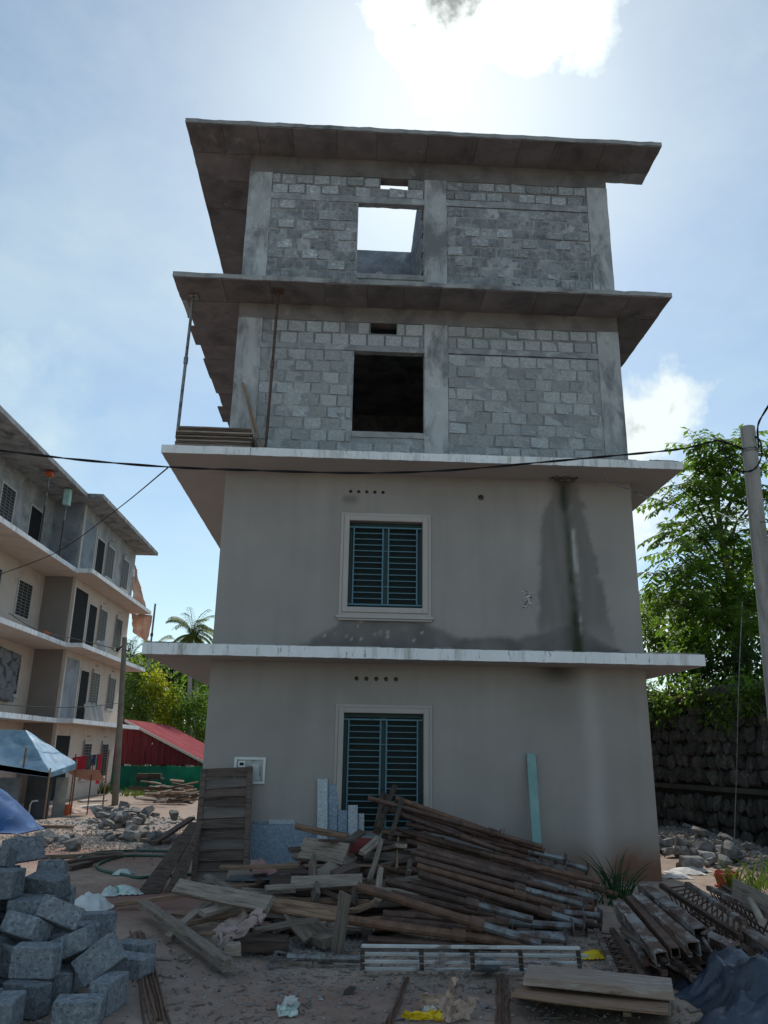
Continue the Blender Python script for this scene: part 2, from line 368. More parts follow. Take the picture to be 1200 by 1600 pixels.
# ---------------------------------------------------------------- ground
def ground():
    def lines(lo, hi, a, b, st):
        L = []; x = a
        while x > lo: L.append(x); x -= max(st, abs(x - a) * .35 + st)
        L.append(lo); L = L[::-1]; x = a + st
        while x < b: L.append(x); x += st
        while x < hi: L.append(x); x += max(st, abs(x - b) * .35 + st)
        L.append(hi); return L
    xs = lines(-700, 700, -8, 12, .11); ys = lines(-60, 900, -7.5, 20, .11)
    vs = []; A = {'red': [], 'grey': [], 'tan': []}
    for y in ys:
        for x in xs:
            vs.append((x, y, gz(x, y)))
            n1 = noise.noise(V((x * .5, y * .5, 7))); n2 = noise.noise(V((x * 1.3, y * 1.3, 3)))
            red = max(math.exp(-((x + .3) / 1.1) ** 2 - ((y + 1.6) / 1.1) ** 2), .8 * math.exp(-((x + 2.2) / 1.6) ** 2 - ((y - 2.2) / 1.0) ** 2), .45 * math.exp(-((x - 2.2) / 1.5) ** 2 - ((y + 5.6) / .5) ** 2), .55 * math.exp(-((x + 6.5) / 2.5) ** 2 - ((y - 17) / 2) ** 2))
            grey = max(math.exp(-((x + 2.3) / 1.5) ** 2 - ((y - 4.3) / 1.2) ** 2), math.exp(-((x + 3.4) / 2.2) ** 2 - ((y - 9.5) / 2.4) ** 2), .45 * math.exp(-((x - .4) / .6) ** 2 - ((y + 5.4) / .8) ** 2))
            tan = .9 * sst(8, 14, y)
            A['red'].append(max(0, min(1, red * 1.3 + n1 * .35))); A['grey'].append(max(0, min(1, grey + n2 * .3))); A['tan'].append(max(0, min(1, tan + n1 * .3)))
    nx = len(xs)
    fs = [(j * nx + i, j * nx + i + 1, (j + 1) * nx + i + 1, (j + 1) * nx + i) for j in range(len(ys) - 1) for i in range(nx - 1)]
    me = bpy.data.meshes.new('ground'); me.from_pydata(vs, [], fs)
    for k, d in A.items():
        a = me.attributes.new(k, 'FLOAT', 'POINT'); a.data.foreach_set('value', d)
    m = M('packed_site_earth', (.40, .295, .23), .95, .3, 2.2, 1.0, 34, rnd=0, c2=(.46, .37, .305), c2s=5, c2t=(.5, .66), c3=(.15, .118, .10), c3s=13, c3t=(.56, .68), bdist=.02, attr=[('tan', (.37, .29, .235)), ('grey', (.25, .245, .24)), ('red', (.30, .165, .13))])
    me.materials.append(m)
    for p in me.polygons: p.use_smooth = True
    o = bpy.data.objects.new('ground', me); COL.objects.link(o); tag(o, kind='structure')
ground()

def gravel():
    rnd = random.Random(5); mb = MB()
    m = M('grit', (.25, .24, .23), .95, .5, 3, .2, 30, rnd=0, c2=(.38, .37, .36), c2s=9, c2t=(.57, .62), c3=(.16, .135, .12), c3s=7, c3t=(.52, .56))
    def put(x, y, s):
        z = gz(x, y) + s * .15; b = [(s, 0, 0), (-s, 0, 0), (0, s * .8, 0), (0, -s * .8, 0), (0, 0, s * .6), (0, 0, -s * .5)]
        a = rnd.uniform(0, 6.28); ca, sa = math.cos(a), math.sin(a); vs = []
        for p in b:
            px_, py_, pz_ = [c * rnd.uniform(.6, 1.25) for c in p[:3]]
            px_ += rnd.uniform(-.3, .3) * s; py_ += rnd.uniform(-.3, .3) * s
            vs.append((x + px_ * ca - py_ * sa, y + px_ * sa + py_ * ca, z + pz_))
        mb.add(vs, [(0, 2, 4), (2, 1, 4), (1, 3, 4), (3, 0, 4), (2, 0, 5), (1, 2, 5), (3, 1, 5), (0, 3, 5)])
    for _ in range(14000):
        y = rnd.uniform(-6.6, -3.6); x = rnd.uniform(-.6, 6.4)
        if noise.noise(V((x * .9, y * .9, 9))) + rnd.uniform(-.5, .5) < 0: continue
        put(x, y, rnd.choice([.006, .008, .008, .011, .015, .022]) * rnd.uniform(.7, 1.2))
    for _ in range(5200):   # loose chippings in the yard
        x = rnd.gauss(-2.3, 1.2); y = rnd.gauss(4.3, 1.1); put(x, y, rnd.uniform(.012, .03))
    for _ in range(1500):
        x = rnd.gauss(-3.3, 2.0); y = rnd.gauss(8.5, 2.5); put(x, y, rnd.uniform(.015, .05))
    for _ in range(1500):
        x = rnd.gauss(1.75, .3); y = rnd.gauss(-3.95, .22); put(x, y, rnd.uniform(.014, .03))
    for _ in range(2600):   # broken stone along the retaining wall
        y = rnd.uniform(.4, 8); x = 9.0 - (y - 6.7) * .24 + rnd.gauss(-.75, .6); put(x, y, rnd.uniform(.02, .085))
    mb.build('gravel', m, label='loose grey gravel and stone chips on the ground', cat='gravel', kind='stuff')
gravel()

# ---------------------------------------------------------------- the unfinished building
W = 6.6; DEP = 11.0
B = thing('unfinished_building', 'four storey house end with two painted storeys below and bare block storeys above', 'building', (3.3, 5, 0))

def grid_wall(name, z0, z1, rects, circ, stain):
    """painted front wall: real openings, round holes, stains as vertex data"""
    def lines(a, b, st, extra):
        L = set(); n = int(round((b - a) / st))
        for i in range(n + 1): L.add(round(a + (b - a) * i / n, 4))
        for e in extra: L = {q for q in L if abs(q - e) > st * .45 or q in (a, b)} | {round(e, 4)}
        return sorted(L)
    ex, ez = [], []
    for (a, b, c, d) in rects: ex += [a, b]; ez += [c, d]
    for (cx, cz, r) in circ: ex += [cx - r * 1.5, cx + r * 1.5]; ez += [cz - r * 1.5, cz + r * 1.5]
    xs = lines(0, W, .04, sorted(set(round(e, 4) for e in ex))); zs = lines(z0, z1, .04, sorted(set(round(e, 4) for e in ez)))
    mb = MB(); nx = len(xs)
    mb.v = [V((x, 0, z)) for z in zs for x in xs]
    for j in range(len(zs) - 1):
        for i in range(nx - 1):
            mx, mz = (xs[i] + xs[i + 1]) / 2, (zs[j] + zs[j + 1]) / 2
            if any(a < mx < b and c < mz < d for (a, b, c, d) in rects): continue
            if any(abs(mx - cx) < r * 1.5 and abs(mz - cz) < r * 1.5 for (cx, cz, r) in circ): continue
            mb.f.append((j * nx + i, j * nx + i + 1, (j + 1) * nx + i + 1, (j + 1) * nx + i))
    for (a, b, c, d) in rects:
        mb.add([(a, 0, c), (b, 0, c), (b, 0, d), (a, 0, d), (a, .2, c), (b, .2, c), (b, .2, d), (a, .2, d)], [(0, 4, 5, 1), (1, 5, 6, 2), (2, 6, 7, 3), (3, 7, 4, 0)])
    for (cx, cz, r) in circ:
        n = 16; h = r * 1.5; sq = []; ci = []; bk = []
        for k in range(n):
            t = 2 * math.pi * k / n + math.pi / 4; c_, s_ = math.cos(t), math.sin(t); q = h / max(abs(c_), abs(s_))
            sq.append((cx + c_ * q, 0, cz + s_ * q)); ci.append((cx + c_ * r, 0, cz + s_ * r)); bk.append((cx + c_ * r, .12, cz + s_ * r))
        mb.add(sq + ci + bk, [(k, (k + 1) % n, n + (k + 1) % n, n + k) for k in range(n)] + [(n + k, n + (k + 1) % n, 2 * n + (k + 1) % n, 2 * n + k) for k in range(n)] + [tuple(2 * n + k for k in range(n))])
    # back face, coarse
    X = sorted({0, W} | {e for a, b, c, d in rects for e in (a, b)}); Z = sorted({z0, z1} | {e for a, b, c, d in rects for e in (c, d)})
    for i in range(len(X) - 1):
        for j in range(len(Z) - 1):
            mx, mz = (X[i] + X[i + 1]) / 2, (Z[j] + Z[j + 1]) / 2
            if any(a < mx < b and c < mz < d for (a, b, c, d) in rects): continue
            mb.add([(X[i], .2, Z[j]), (X[i + 1], .2, Z[j]), (X[i + 1], .2, Z[j + 1]), (X[i], .2, Z[j + 1])], [(0, 3, 2, 1)])
    o = mb.build(name, PAINT, B); me = o.data
    vals = [stain(p.x, p.z) for p in mb.v]
    for q, k in enumerate(('wet', 'moss', 'mud', 'pale')):
        at = me.attributes.new(k, 'FLOAT', 'POINT'); at.data.foreach_set('value', [min(1, max(0, t[q])) for t in vals])
    return o

def nn(x, z, f=1.0, s=0.0): return noise.noise(V((x * f, z * f, s))) + .5 * noise.noise(V((x * f * 2.3, z * f * 2.3, s + 5)))
def stain2(x, z):
    # damp mound rising from the ledge below the window
    hgt = 3.13 + .62 * math.exp(-((x - 2.35) / .78) ** 2) + .28 * math.exp(-((x - 3.3) / .9) ** 2) + .30 * math.exp(-((x - 4.9) / .8) ** 2) + .22 * math.exp(-((x - 5.6) / .5) ** 2) + .10 * sst(5.0, 5.4, x) * (1 - sst(6.0, 6.5, x)) + .05 * nn(x, z, 2.0) + .025 * nn(x, z, 7) + .012 * nn(x, z, 19)
    wet = 1 - sst(-.05, .06, z - hgt)
    wet *= .75 + .25 * nn(x, z, 3)
    # two wings of the leak under the upper ledge
    t = (6.0 - z) / 2.75; xl = 5.36 - .20 * sst(0, .25, t) - .22 * min(t, 1) + .05 * nn(x, z, 4) + .02 * nn(x, z, 16); xr = 5.72 + .48 * t + .06 * nn(x, z, 6, 2) + .025 * nn(x, z, 18, 2)
    inside = sst(xl - .06, xl + .05, x) * (1 - sst(xr - .05, xr + .05, x)) * sst(0, .05, t)
    fade = 1 - .45 * sst(.80, .97, t)
    core = math.exp(-((x - (5.47 + .12 * t + .025 * nn(0, z, 1.5))) / (.05 + .03 * t + .02 * nn(3, z, 4))) ** 2) * (.75 + .35 * nn(x, z, 5, 4))
    wet = max(wet, inside * fade * (.62 + .12 * nn(x * 3, z * .35, 3, 6)), .95 * math.exp(-((x - 5.5) / .2) ** 2) * (1 - sst(.12, .35, t)))
    moss = core * sst(.0, .04, t) * .95 + .6 * math.exp(-((x - 5.53) / .13) ** 2) * sst(.6, 1, t)
    pale = .75 * math.exp(-((x - 5.58 - .07 * t - .02 * nn(0, z, 3)) / .03) ** 2) * sst(.1, .3, t) * (1 - sst(.8, .95, t)) * sst(-.4, .4, nn(x, z, 4, 3))
    if wet > .3 and 3.3 < z < 3.75 and x < 3.2: pale = max(pale, .55 * sst(.42, .62, nn(x, z, 15, 8)))
    wet = max(wet, .55 * math.exp(-((x - 2.0) / .13) ** 4 - ((z - 5.57) / .07) ** 4))
    wet = max(wet, .30 * (1 - sst(0, .16, 6.0 - z)) * (.5 + .5 * nn(x, 0, 3)))
    wet = max(wet, .05 + .10 * nn(x * 4, z * .3, 1.2, 12), .10 * nn(x, z, .7, 9))
    moss = max(moss, .5 * (1 - sst(0, .12, z - 3.13)) * sst(-.1, .5, nn(x, 0, 1.5, 2)))
    return wet, moss, 0, pale
def stain1(x, z):
    wet = .75 * math.exp(-((x - 5.25) / .33) ** 2) * (1 - sst(.06, .34, 2.98 - z)) + .25 * math.exp(-((x - 5.2) / .5) ** 2) * (1 - sst(.3, 1.3, 2.98 - z))
    pale = .30 * math.exp(-((x - 5.72) / .16) ** 2) * (.5 + .5 * sst(-.4, .5, nn(x, z * .15, 2)))
    mud = (1 - sst(.1, .75 + .2 * nn(x, 0, 1.2), z)) * sst(3.6, 6.2, x) * (.8 + .3 * nn(x, z, 3)) + .35 * (1 - sst(0, .6, z)); wet = max(wet, .4 * (1 - sst(0, .5, z)) * sst(3, 6.5, x))
    wet = max(wet, .05 + .09 * nn(x * 4, z * .3, 1.2, 15), .10 * nn(x, z, .7, 19))
    return wet, 0, mud, pale

WIN2 = (2.01, 3.17, 3.83, 5.21); WIN1 = (2.01, 3.19, .62, 2.25)
grid_wall('wall', 3.10, 6.02, [WIN2], [(2.01 + .13 * i, 5.705, .028) for i in range(5)] + [(4.12, 5.67, .05)], stain2)
grid_wall('wall', -.3, 3.0, [WIN1], [(2.18 + .148 * i, 2.75, .033) for i in range(5)], stain1)
# flanks, back and floors behind the front wall
for (z0, z1, mt) in ((-.3, 3.0, TAUPE), (3.1, 6.02, TAUPE), (6.1, 9.08, MORT), (9.16, 12.18, MORT)):
    MB().box(0.002, .2, .2, DEP, z0, z1).build('wall', mt, B); MB().box(W - .2, W - .002, .2, DEP, z0, z1).build('wall', mt, B)
    if z1 < 12: MB().box(.2, W - .2, DEP - .2, DEP, z0, z1).build('wall', mt, B)
# roofless top room seen through its window: cross wall and flank wall of blocks
MB().rbox(.2, 3.2, 2.75, 2.95, 9.16, 12.2, .25, .004).build('partition_wall', MORT, B)
MB().box(.2, W - .2, 4.5, 4.6, 6.1, 9.06).build('partition_wall', MORT, B)
MB().box(.2, W - .2, 3.5, 3.6, 3.12, 5.98).build('partition_wall', TAUPE, B)
MB().box(.2, W - .2, 3.5, 3.6, -.2, 2.96).build('partition_wall', TAUPE, B)

def ledge(l, r, p, zb, zt, ft):
    # slab with soffit, then the white fascia round its edge
    MB().rbox(l, r, p, DEP + .7, zb, zt, .35, .0025).build('ledge_slab', TAUPE, B)
    h = .004
    MB().rbox(l - ft, r + ft, p - ft, p - .001, zb - h, zt + h, .05, .005, 9).build('fascia', FASCIA, B)
    MB().rbox(l - ft, l - .001, p + .002, DEP + .7, zb - h, zt + h, .12, .004, 7).build('fascia', FASCIA, B)
    MB().rbox(r + .001, r + ft, p + .002, DEP + .7, zb - h, zt + h, .12, .004, 7).build('fascia', FASCIA, B)
def cement_edge(l, r, p, zt, sd):
    # ragged cement left along the top of the ledge
    m = MB(); x = l + .05
    while x < r - .1:
        w = rs.uniform(.05, .35)
        if rs.random() < .8: m.rbox(x, min(x + w, r - .02), p - .006, p + rs.uniform(.05, .2), zt - .03, zt + rs.uniform(.006, .022), .05, .007, 14, x)
        x += w
    m.build('cement_crust', CONC, B, kind='stuff')
rs = random.Random(3)
ledge(-.853, 7.227, -.668, 2.978, 3.129, .012)
ledge(-.871, 7.178, -.704, 6.001, 6.120, .012)

cement_edge(-.85, 7.22, -.668, 3.133, 1); cement_edge(-.2, 7.17, -.704, 6.124, 2)
# raw slabs: body, formwork-marked soffit panels
rs = random.Random(3)
SL3 = (-1.0, 7.31, -.704, 9.085, 9.165); SL4 = (-1.075, 7.415, -.704, 12.19, 12.268)
MB().rbox(SL3[0], SL3[1], SL3[2], .6, SL3[3], SL3[4], .10, .014, 5).build('floor_slab', CONC, B)
MB().rbox(-.93, SL3[1], .6, DEP + .5, SL3[3], SL3[4], .25, .012, 4).build('floor_slab', CONC, B)
MB().rbox(SL4[0], SL4[1], SL4[2], .30, SL4[3], SL4[4], .10, .013, 5, 4).build('roof_slab', CONC, B)
MB().rbox(SL4[0], .25, .30, DEP, SL4[3], SL4[4], .2, .012, 4, 9).build('roof_slab', CONC, B)
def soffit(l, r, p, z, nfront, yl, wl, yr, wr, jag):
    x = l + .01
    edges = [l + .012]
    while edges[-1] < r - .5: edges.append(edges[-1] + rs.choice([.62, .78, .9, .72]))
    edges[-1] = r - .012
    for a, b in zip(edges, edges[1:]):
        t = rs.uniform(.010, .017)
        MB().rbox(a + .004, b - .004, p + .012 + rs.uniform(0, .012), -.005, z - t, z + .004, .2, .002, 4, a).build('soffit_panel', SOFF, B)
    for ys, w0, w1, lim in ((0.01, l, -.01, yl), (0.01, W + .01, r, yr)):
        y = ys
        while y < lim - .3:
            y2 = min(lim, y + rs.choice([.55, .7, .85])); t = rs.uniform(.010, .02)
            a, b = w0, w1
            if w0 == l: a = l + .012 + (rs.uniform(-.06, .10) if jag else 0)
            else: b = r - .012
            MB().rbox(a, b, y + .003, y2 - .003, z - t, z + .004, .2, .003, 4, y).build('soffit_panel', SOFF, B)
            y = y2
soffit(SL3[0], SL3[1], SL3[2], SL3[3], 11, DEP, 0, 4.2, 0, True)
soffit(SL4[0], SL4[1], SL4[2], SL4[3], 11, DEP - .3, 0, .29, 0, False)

# block storeys
def raw_storey(z0, z1, lint0, lint1, win, vent, gap, beam, mat, budget):
    cols = [(0, .415), (3.20, 3.60), (6.22, W)]
    for a, b in cols:
        MB().rbox(a, b, -.008, .2, z0, beam, .12, .006, 4, a + z0).build('column', COLUMN, B)
    MB().rbox(0.003, W - .003, -.002, .2, beam, z1, .12, .005, 4, z0).build('ring_beam', SOFF, B)  # dark soffit colour on the beam stands for its shade under the slab
    wl, wr, wb, wt = win
    # mortar core with the openings left out
    def core(x0, x1, a, b):
        up = a >= lint1 - .01
        MB().rbox(x0, x1, (.013 if up else .008), .13 if up else .19, a, b, .07, .003 if up else .0045, 9, x0).build('mortar_core', GAPM if up else (MORT if mat is BLOCK else TOPM), B)
    core(.415, wl, z0, lint0); core(wl, 3.2, z0, wb); core(3.6, 6.22, z0, lint0)
    core(.415, vent[0], lint1, beam); core(vent[1], 3.2, lint1, beam); core(vent[0], vent[1], lint1, vent[2])
    if vent[3] < beam - .01: core(vent[0], vent[1], vent[3], beam)
    core(3.6, 6.22, lint1, beam)
    MB().rbox(.415, 3.2, -.004, .13, lint0, lint1, .06, .008, 8, 1).build('lintel', MORT, B)
    MB().rbox(3.6, 6.22, -.003, .13, lint0 + .02, lint1 + .02, .06, .009, 8, 2).build('lintel', MORT, B)
    MB().rbox(wl - .0, 3.2, -.012, .2, wb - .10, wb, .08, .006, 6, 2).build('sill', CONC, B)
    out = []
    def course(x0, x1, z, h, stag, gp=.017):
        x = x0 + .008; first = True
        while x < x1 - .04:
            l = (.30 if not first else (.15 if stag else .30)) * rs.uniform(.94, 1.06)
            if x + l > x1 - .05: l = x1 - .008 - x
            out.append((x, x + l - gp, z, z + h - gp)); x += l; first = False
    k = 0; z = z0 + .02; n = max(1, round((lint0 - z0 - .02) / .2)); ph = (lint0 - z0 - .02) / n
    for k in range(n):
        a, b = z + k * ph, z + (k + 1) * ph
        if b > wb - .09 and a < wt:
            course(.415, wl, a, ph, k % 2)
        else: course(.415, 3.2, a, ph, k % 2)
        course(3.6, 6.22, a, ph, (k + 1) % 2)
    n2 = max(1, round((beam - lint1) / .2)); p2 = (beam - lint1) / n2
    for j in range(n2):
        a = lint1 + j * p2
        if a + p2 > vent[2] + .03 and a < vent[3] - .03:
            course(.415, vent[0], a, p2, j % 2); course(vent[1], 3.2, a, p2, j % 2)
        else: course(.415, 3.2, a, p2, j % 2)
        course(3.6, 6.22, a + .02, p2 - .02, (j + 1) % 2)
    if gap: out[:] = [q for q in out if not (q[0] < gap[0] < q[1] and q[2] < gap[1] < q[3])] + [(q[0], gap[0] - .03, q[2], q[3]) for q in out if q[0] < gap[0] < q[1] and q[2] < gap[1] < q[3]]
    return out
VENT3 = (2.27, 2.72, 8.58, 8.80); VENT4 = (2.39, 2.90, 11.57, 11.80)
b3 = raw_storey(6.12, 9.08, 8.235, 8.34, (1.997, 3.19, 6.753, 8.235), VENT3, (1.86, 8.7), 8.785, BLOCK, 300)
b4 = raw_storey(9.16, 12.19, 11.24, 11.37, (1.997, 3.19, 9.759, 11.24), VENT4, None, 11.80, BLOCK2, 0)
bm3 = [block_mesh('block', 1, .06, 1, .022, .035, BLOCK, rs) for _ in range(7)]
bm4 = [block_mesh('block', 1, .06, 1, .024, .04, BLOCK2, rs) for _ in range(7)]
def lay(lst, meshes, proud):
    for (a, b, c, d) in lst:
        inst('block', rs.choice(meshes), B, ((a + b) / 2, .03 - proud - rs.uniform(-.004, .006), (c + d) / 2), (rs.uniform(-.004, .004), 0, rs.uniform(-.006, .006)), (b - a, 1, d - c))
lay(b3, bm3, .003)
b4.sort(key=lambda q: -((q[2] > 11.3) * 10 + rs.random()))
nleft = max(0, 300 - len(b3)); lay(b4[:nleft], bm4, .0)
mbx = MB()
for (a, b, c, d) in b4[nleft:]:
    j = lambda: rs.uniform(-.009, .009)
    y0 = -rs.uniform(-.008, .004) + .002
    mbx.add([(a + j(), y0 + .006, c + j()), (b + j(), y0 + .006, c + j()), (b + j(), y0 + .006, d + j()), (a + j(), y0 + .006, d + j()), (a + .014 + j() * .5, y0, c + .014), (b - .014 + j() * .5, y0, c + .014), (b - .014, y0, d - .014), (a + .014, y0, d - .014), (a, .05, c), (b, .05, c), (b, .05, d), (a, .05, d)],
            [(4, 5, 6, 7), (0, 1, 5, 4), (1, 2, 6, 5), (2, 3, 7, 6), (3, 0, 4, 7), (8, 9, 1, 0), (9, 10, 2, 1), (10, 11, 3, 2), (11, 8, 0, 3)])
mbx.build('block', BLOCK2, B, kind='stuff')
# flank wall of blocks just inside the top window
fw = MB()
for k in range(15):
    for i in range(9):
        y = .2 + i * .29 + (k % 2) * .14
        if y < 2.7: fw.box(3.175 - rs.uniform(0, .006), 3.2, y, min(2.74, y + .278), 9.2 + k * .2, 9.2 + k * .2 + .186)
MB().box(3.2, 3.4, .2, 2.75, 9.16, 12.2).build('partition_wall', MORT, B)
fw.build('block', BLOCK2, B, kind='stuff')

# windows with grilles in the painted storeys
def window(win, nbar, frame_deep):
    l, r, b, t = win
    w = MB(); f = .055
    w.box(l, l + f, .10, .16, b, t); w.box(r - f, r, .10, .16, b, t); w.box(l + f, r - f, .10, .16, b, b + f); w.box(l + f, r - f, .10, .16, t - f, t)
    cx = (l + r) / 2; w.box(cx - .035, cx + .035, .10, .16, b + f, t - f)
    wo = w.build('window', WFRAME, B)
    for a, c in ((l + f, cx - .035), (cx + .035, r - f)):
        MB().box(a, c, .125, .135, b + f, t - f).build('pane', GLASS, wo)
    gb = b + .05; gt = t - .09
    a1, a2, a3, a4 = l + .075, cx - .045, cx + .045, r - .085
    for x in (a1, a2, a3, a4): MB().box(x - .011, x + .011, .035, .05, gb, gt).build('grille_upright', GRILL, wo)
    for z in (gb, gt): MB().box(l, r, .03, .052, z - .011, z + .011).build('grille_rail', GRILL, wo)
    for i in range(1, nbar):
        z = gb + (gt - gb) * i / nbar
        MB().box(a1 + .011, a2 - .011, .037, .047, z - .006, z + .006).build('grille_bar', GRILL, wo)
        MB().box(a3 + .011, a4 - .011, .037, .047, z - .006, z + .006).build('grille_bar', GRILL, wo)
        if i in (3, nbar - 4): MB().box(a2 + .011, a3 - .011, .037, .047, z - .006, z + .006).build('grille_bar', GRILL, wo)
window(WIN2, 13, 0); window(WIN1, 17, 0)
def moulding(win, bw, sill, TRIM=TRIM):
    l, r, b, t = win
    def ring(i, o, y, bot=True):
        m = MB(); m.box(l - o, l - i, y, .0, b - (o if bot else 0), t + o); m.box(r + i, r + o, y, .0, b - (o if bot else 0), t + o); m.box(l - i, r + i, y, .0, t + i, t + o)
        if bot: m.box(l - i, r + i, y, .0, b - o, b - i)
        return m
    ring(.001, bw * .62, -.045, sill).build('window_moulding', TRIM, B, bevel=.006)
    ring(bw * .62 + .001, bw, -.022, sill).build('window_moulding', TRIM, B, bevel=.005)
    if sill:
        MB().box(l - bw - .03, r + bw + .03, -.075, -.001, b - bw - .045, b - bw - .002).build('window_sill', TRIM, B, bevel=.006)
        MB().box(l - bw - .01, r + bw + .01, -.05, -.001, b - bw - .075, b - bw - .047).build('window_sill', TRIM, B, bevel=.005)
moulding(WIN2, .135, True); moulding(WIN1, .125, False, TAUPE)

# meter recess box
mo = MB()
x0, x1, z0, z1 = .45, .90, 1.235, 1.60
mo.box(x0, x0 + .035, -.03, -.001, z0, z1); mo.box(x1 - .035, x1, -.03, -.001, z0, z1); mo.box(x0 + .035, x1 - .035, -.03, -.001, z1 - .035, z1); mo.box(x0 + .035, x1 - .035, -.03, -.001, z0, z0 + .035)
mbox = mo.build('meter_box', WHITEP, B, bevel=.003, label='white framed electric meter box')
MB().box(x0 + .035, x1 - .035, -.008, -.002, z0 + .035, z1 - .035).build('back_panel', M('grimy_panel', (.44, .45, .44), .7, .2, 6, .2, rnd=0, c2=(.16, .16, .15), c2s=7, c2t=(.5, .65)), mbox)
MB().box(x0 + .06, x0 + .16, -.05, -.009, z1 - .14, z1 - .055).build('meter', WHITEP, mbox, bevel=.006)
MB().box(x0 + .08, x0 + .14, -.054, -.051, z1 - .115, z1 - .075).build('meter_display', GLASS, mbox)
MB().box(x0 + .25, x0 + .36, -.016, -.009, z0 + .05, z1 - .09).build('meter_door', M('pale_grey_panel', (.5, .53, .52), .6, .1, 5, .1, rnd=0), mbox)
# granite plinth cladding
for (a, b, c, d, mt) in ((.655, 1.62, .16, .70, GRAN), (1.63, 1.95, .14, .68, GRAN), (.655, .98, .703, .735, GRAN), (.99, 1.36, .703, .76, GRAN2), (1.10, 1.75, .02, .157, GRAN2), (.655, 1.09, .02, .157, GRAN)):
    MB().box(a, b, -.022 - rs.uniform(0, .004), -.001, c, d).build('granite_panel', mt, B, bevel=.003)
# broken drain outlet, chipped plaster
dr = MB()
for i in range(12):
    p = V((5.27 + i * .035, -.16 + rs.uniform(-.05, .05), 5.985 + rs.uniform(-.012, .012))); r = rs.uniform(.02, .045)
    dr.cyl(p, p + V((rs.uniform(-.06, .06), rs.uniform(-.06, .06), -.01)), r, r * .6, 6)
dr.build('drain_outlet', M('wet_broken_cement', (.12, .12, .115), .8, .35, 8, .8, 30, rnd=0), B)
ch = MB()
for i in range(60):
    p = V((4.83 + rs.gauss(0, .045), -.001, 4.02 + rs.choice([-.06, .06]) + rs.gauss(0, .035))); r = rs.uniform(.008, .024)
    ch.cyl(p, p + V((rs.uniform(-.01, .01), -.008, rs.uniform(-.01, .01))), r, r * .5, 5)
ch.build('chipped_plaster', M('chipped_plaster_grey', (.5, .5, .5), .9, .5, 30, .3, rnd=0, c2=(.09, .09, .09), c2s=18, c2t=(.5, .56)), B)
# ---------------------------------------------------------------- the long house across the yard
CREAM = M('cream_wall_paint', (.62, .525, .45), .8, .08, 1.4, .1, 40, rnd=0, c2=(.47, .385, .325), c2s=.9, c2t=(.56, .72))
BROWNP = M('brown_grey_trim_and_shade', (.26, .235, .22), .8, .08, 1.4, .1, 40, rnd=0)
LRAW = M('patchy_plaster', (.42, .41, .40), .9, .25, 1.6, .3, 20, rnd=0, c2=(.27, .27, .275), c2s=1.2, c2t=(.46, .62), c3=(.55, .53, .50), c3s=3, c3t=(.6, .72))
FRAMEW = M('pale_window_frame', (.60, .57, .53), .7, .08, 5, .1, rnd=.04)
PALEP = M('bluish_plastered_partition', (.30, .33, .36), .85, .2, 1.2, .2, 20, rnd=.1, c2=(.2, .21, .23), c2s=1.1, c2t=(.5, .66))
LB = thing('long_house', 'long cream four storey house across the yard with shuttered windows and white ledges', 'building', (-9.2, 20, -.38))
LZ = [-.45, 2.69, 5.53, 8.49, 11.64]
XE, XW, Y0, Y1 = -8.20, -9.15, 20.1, 28.6      # far wing
NXE, NXW, NY0 = -8.83, -10.36, 8.0             # near wing
for k in range(4):
    z0, z1 = LZ[k] + (.0 if k else 0), LZ[k + 1] - .15
    mt = CREAM if k < 3 else LRAW
    MB().box(-16, XW, Y0, Y1, z0, z1).build('wall', mt, LB)
    MB().box(-16, NXW, NY0, Y0 - .002, z0, z1).build('wall', mt, LB)
    # camera-facing return wall between the wings, shade put into its darker colour
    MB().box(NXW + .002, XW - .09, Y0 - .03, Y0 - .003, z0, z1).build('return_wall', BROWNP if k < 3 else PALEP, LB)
    ov = .0 if k < 3 else .05
    zs0, zs1 = LZ[k + 1] - .15, LZ[k + 1]
    mt = FASCIA if k < 3 else CONC
    for (xe, a, b) in ((XE, Y0 - .9, Y1 + .6), (NXE, NY0, Y0 - .902)):
        MB().rbox(-16, xe - .021, a, b, zs0 + .004, zs1 - .004, .6, .003).build('ledge_slab', CREAM if k < 3 else CONC, LB)
        MB().rbox(xe - .02, xe + ov, a, b, zs0, zs1 + .02, .16, .008, 3).build('fascia', mt, LB)
    MB().rbox(NXE + .001, XE - .021, Y0 - .921, Y0 - .901, zs0, zs1 + .02, .16, .006, 3).build('fascia', mt, LB)

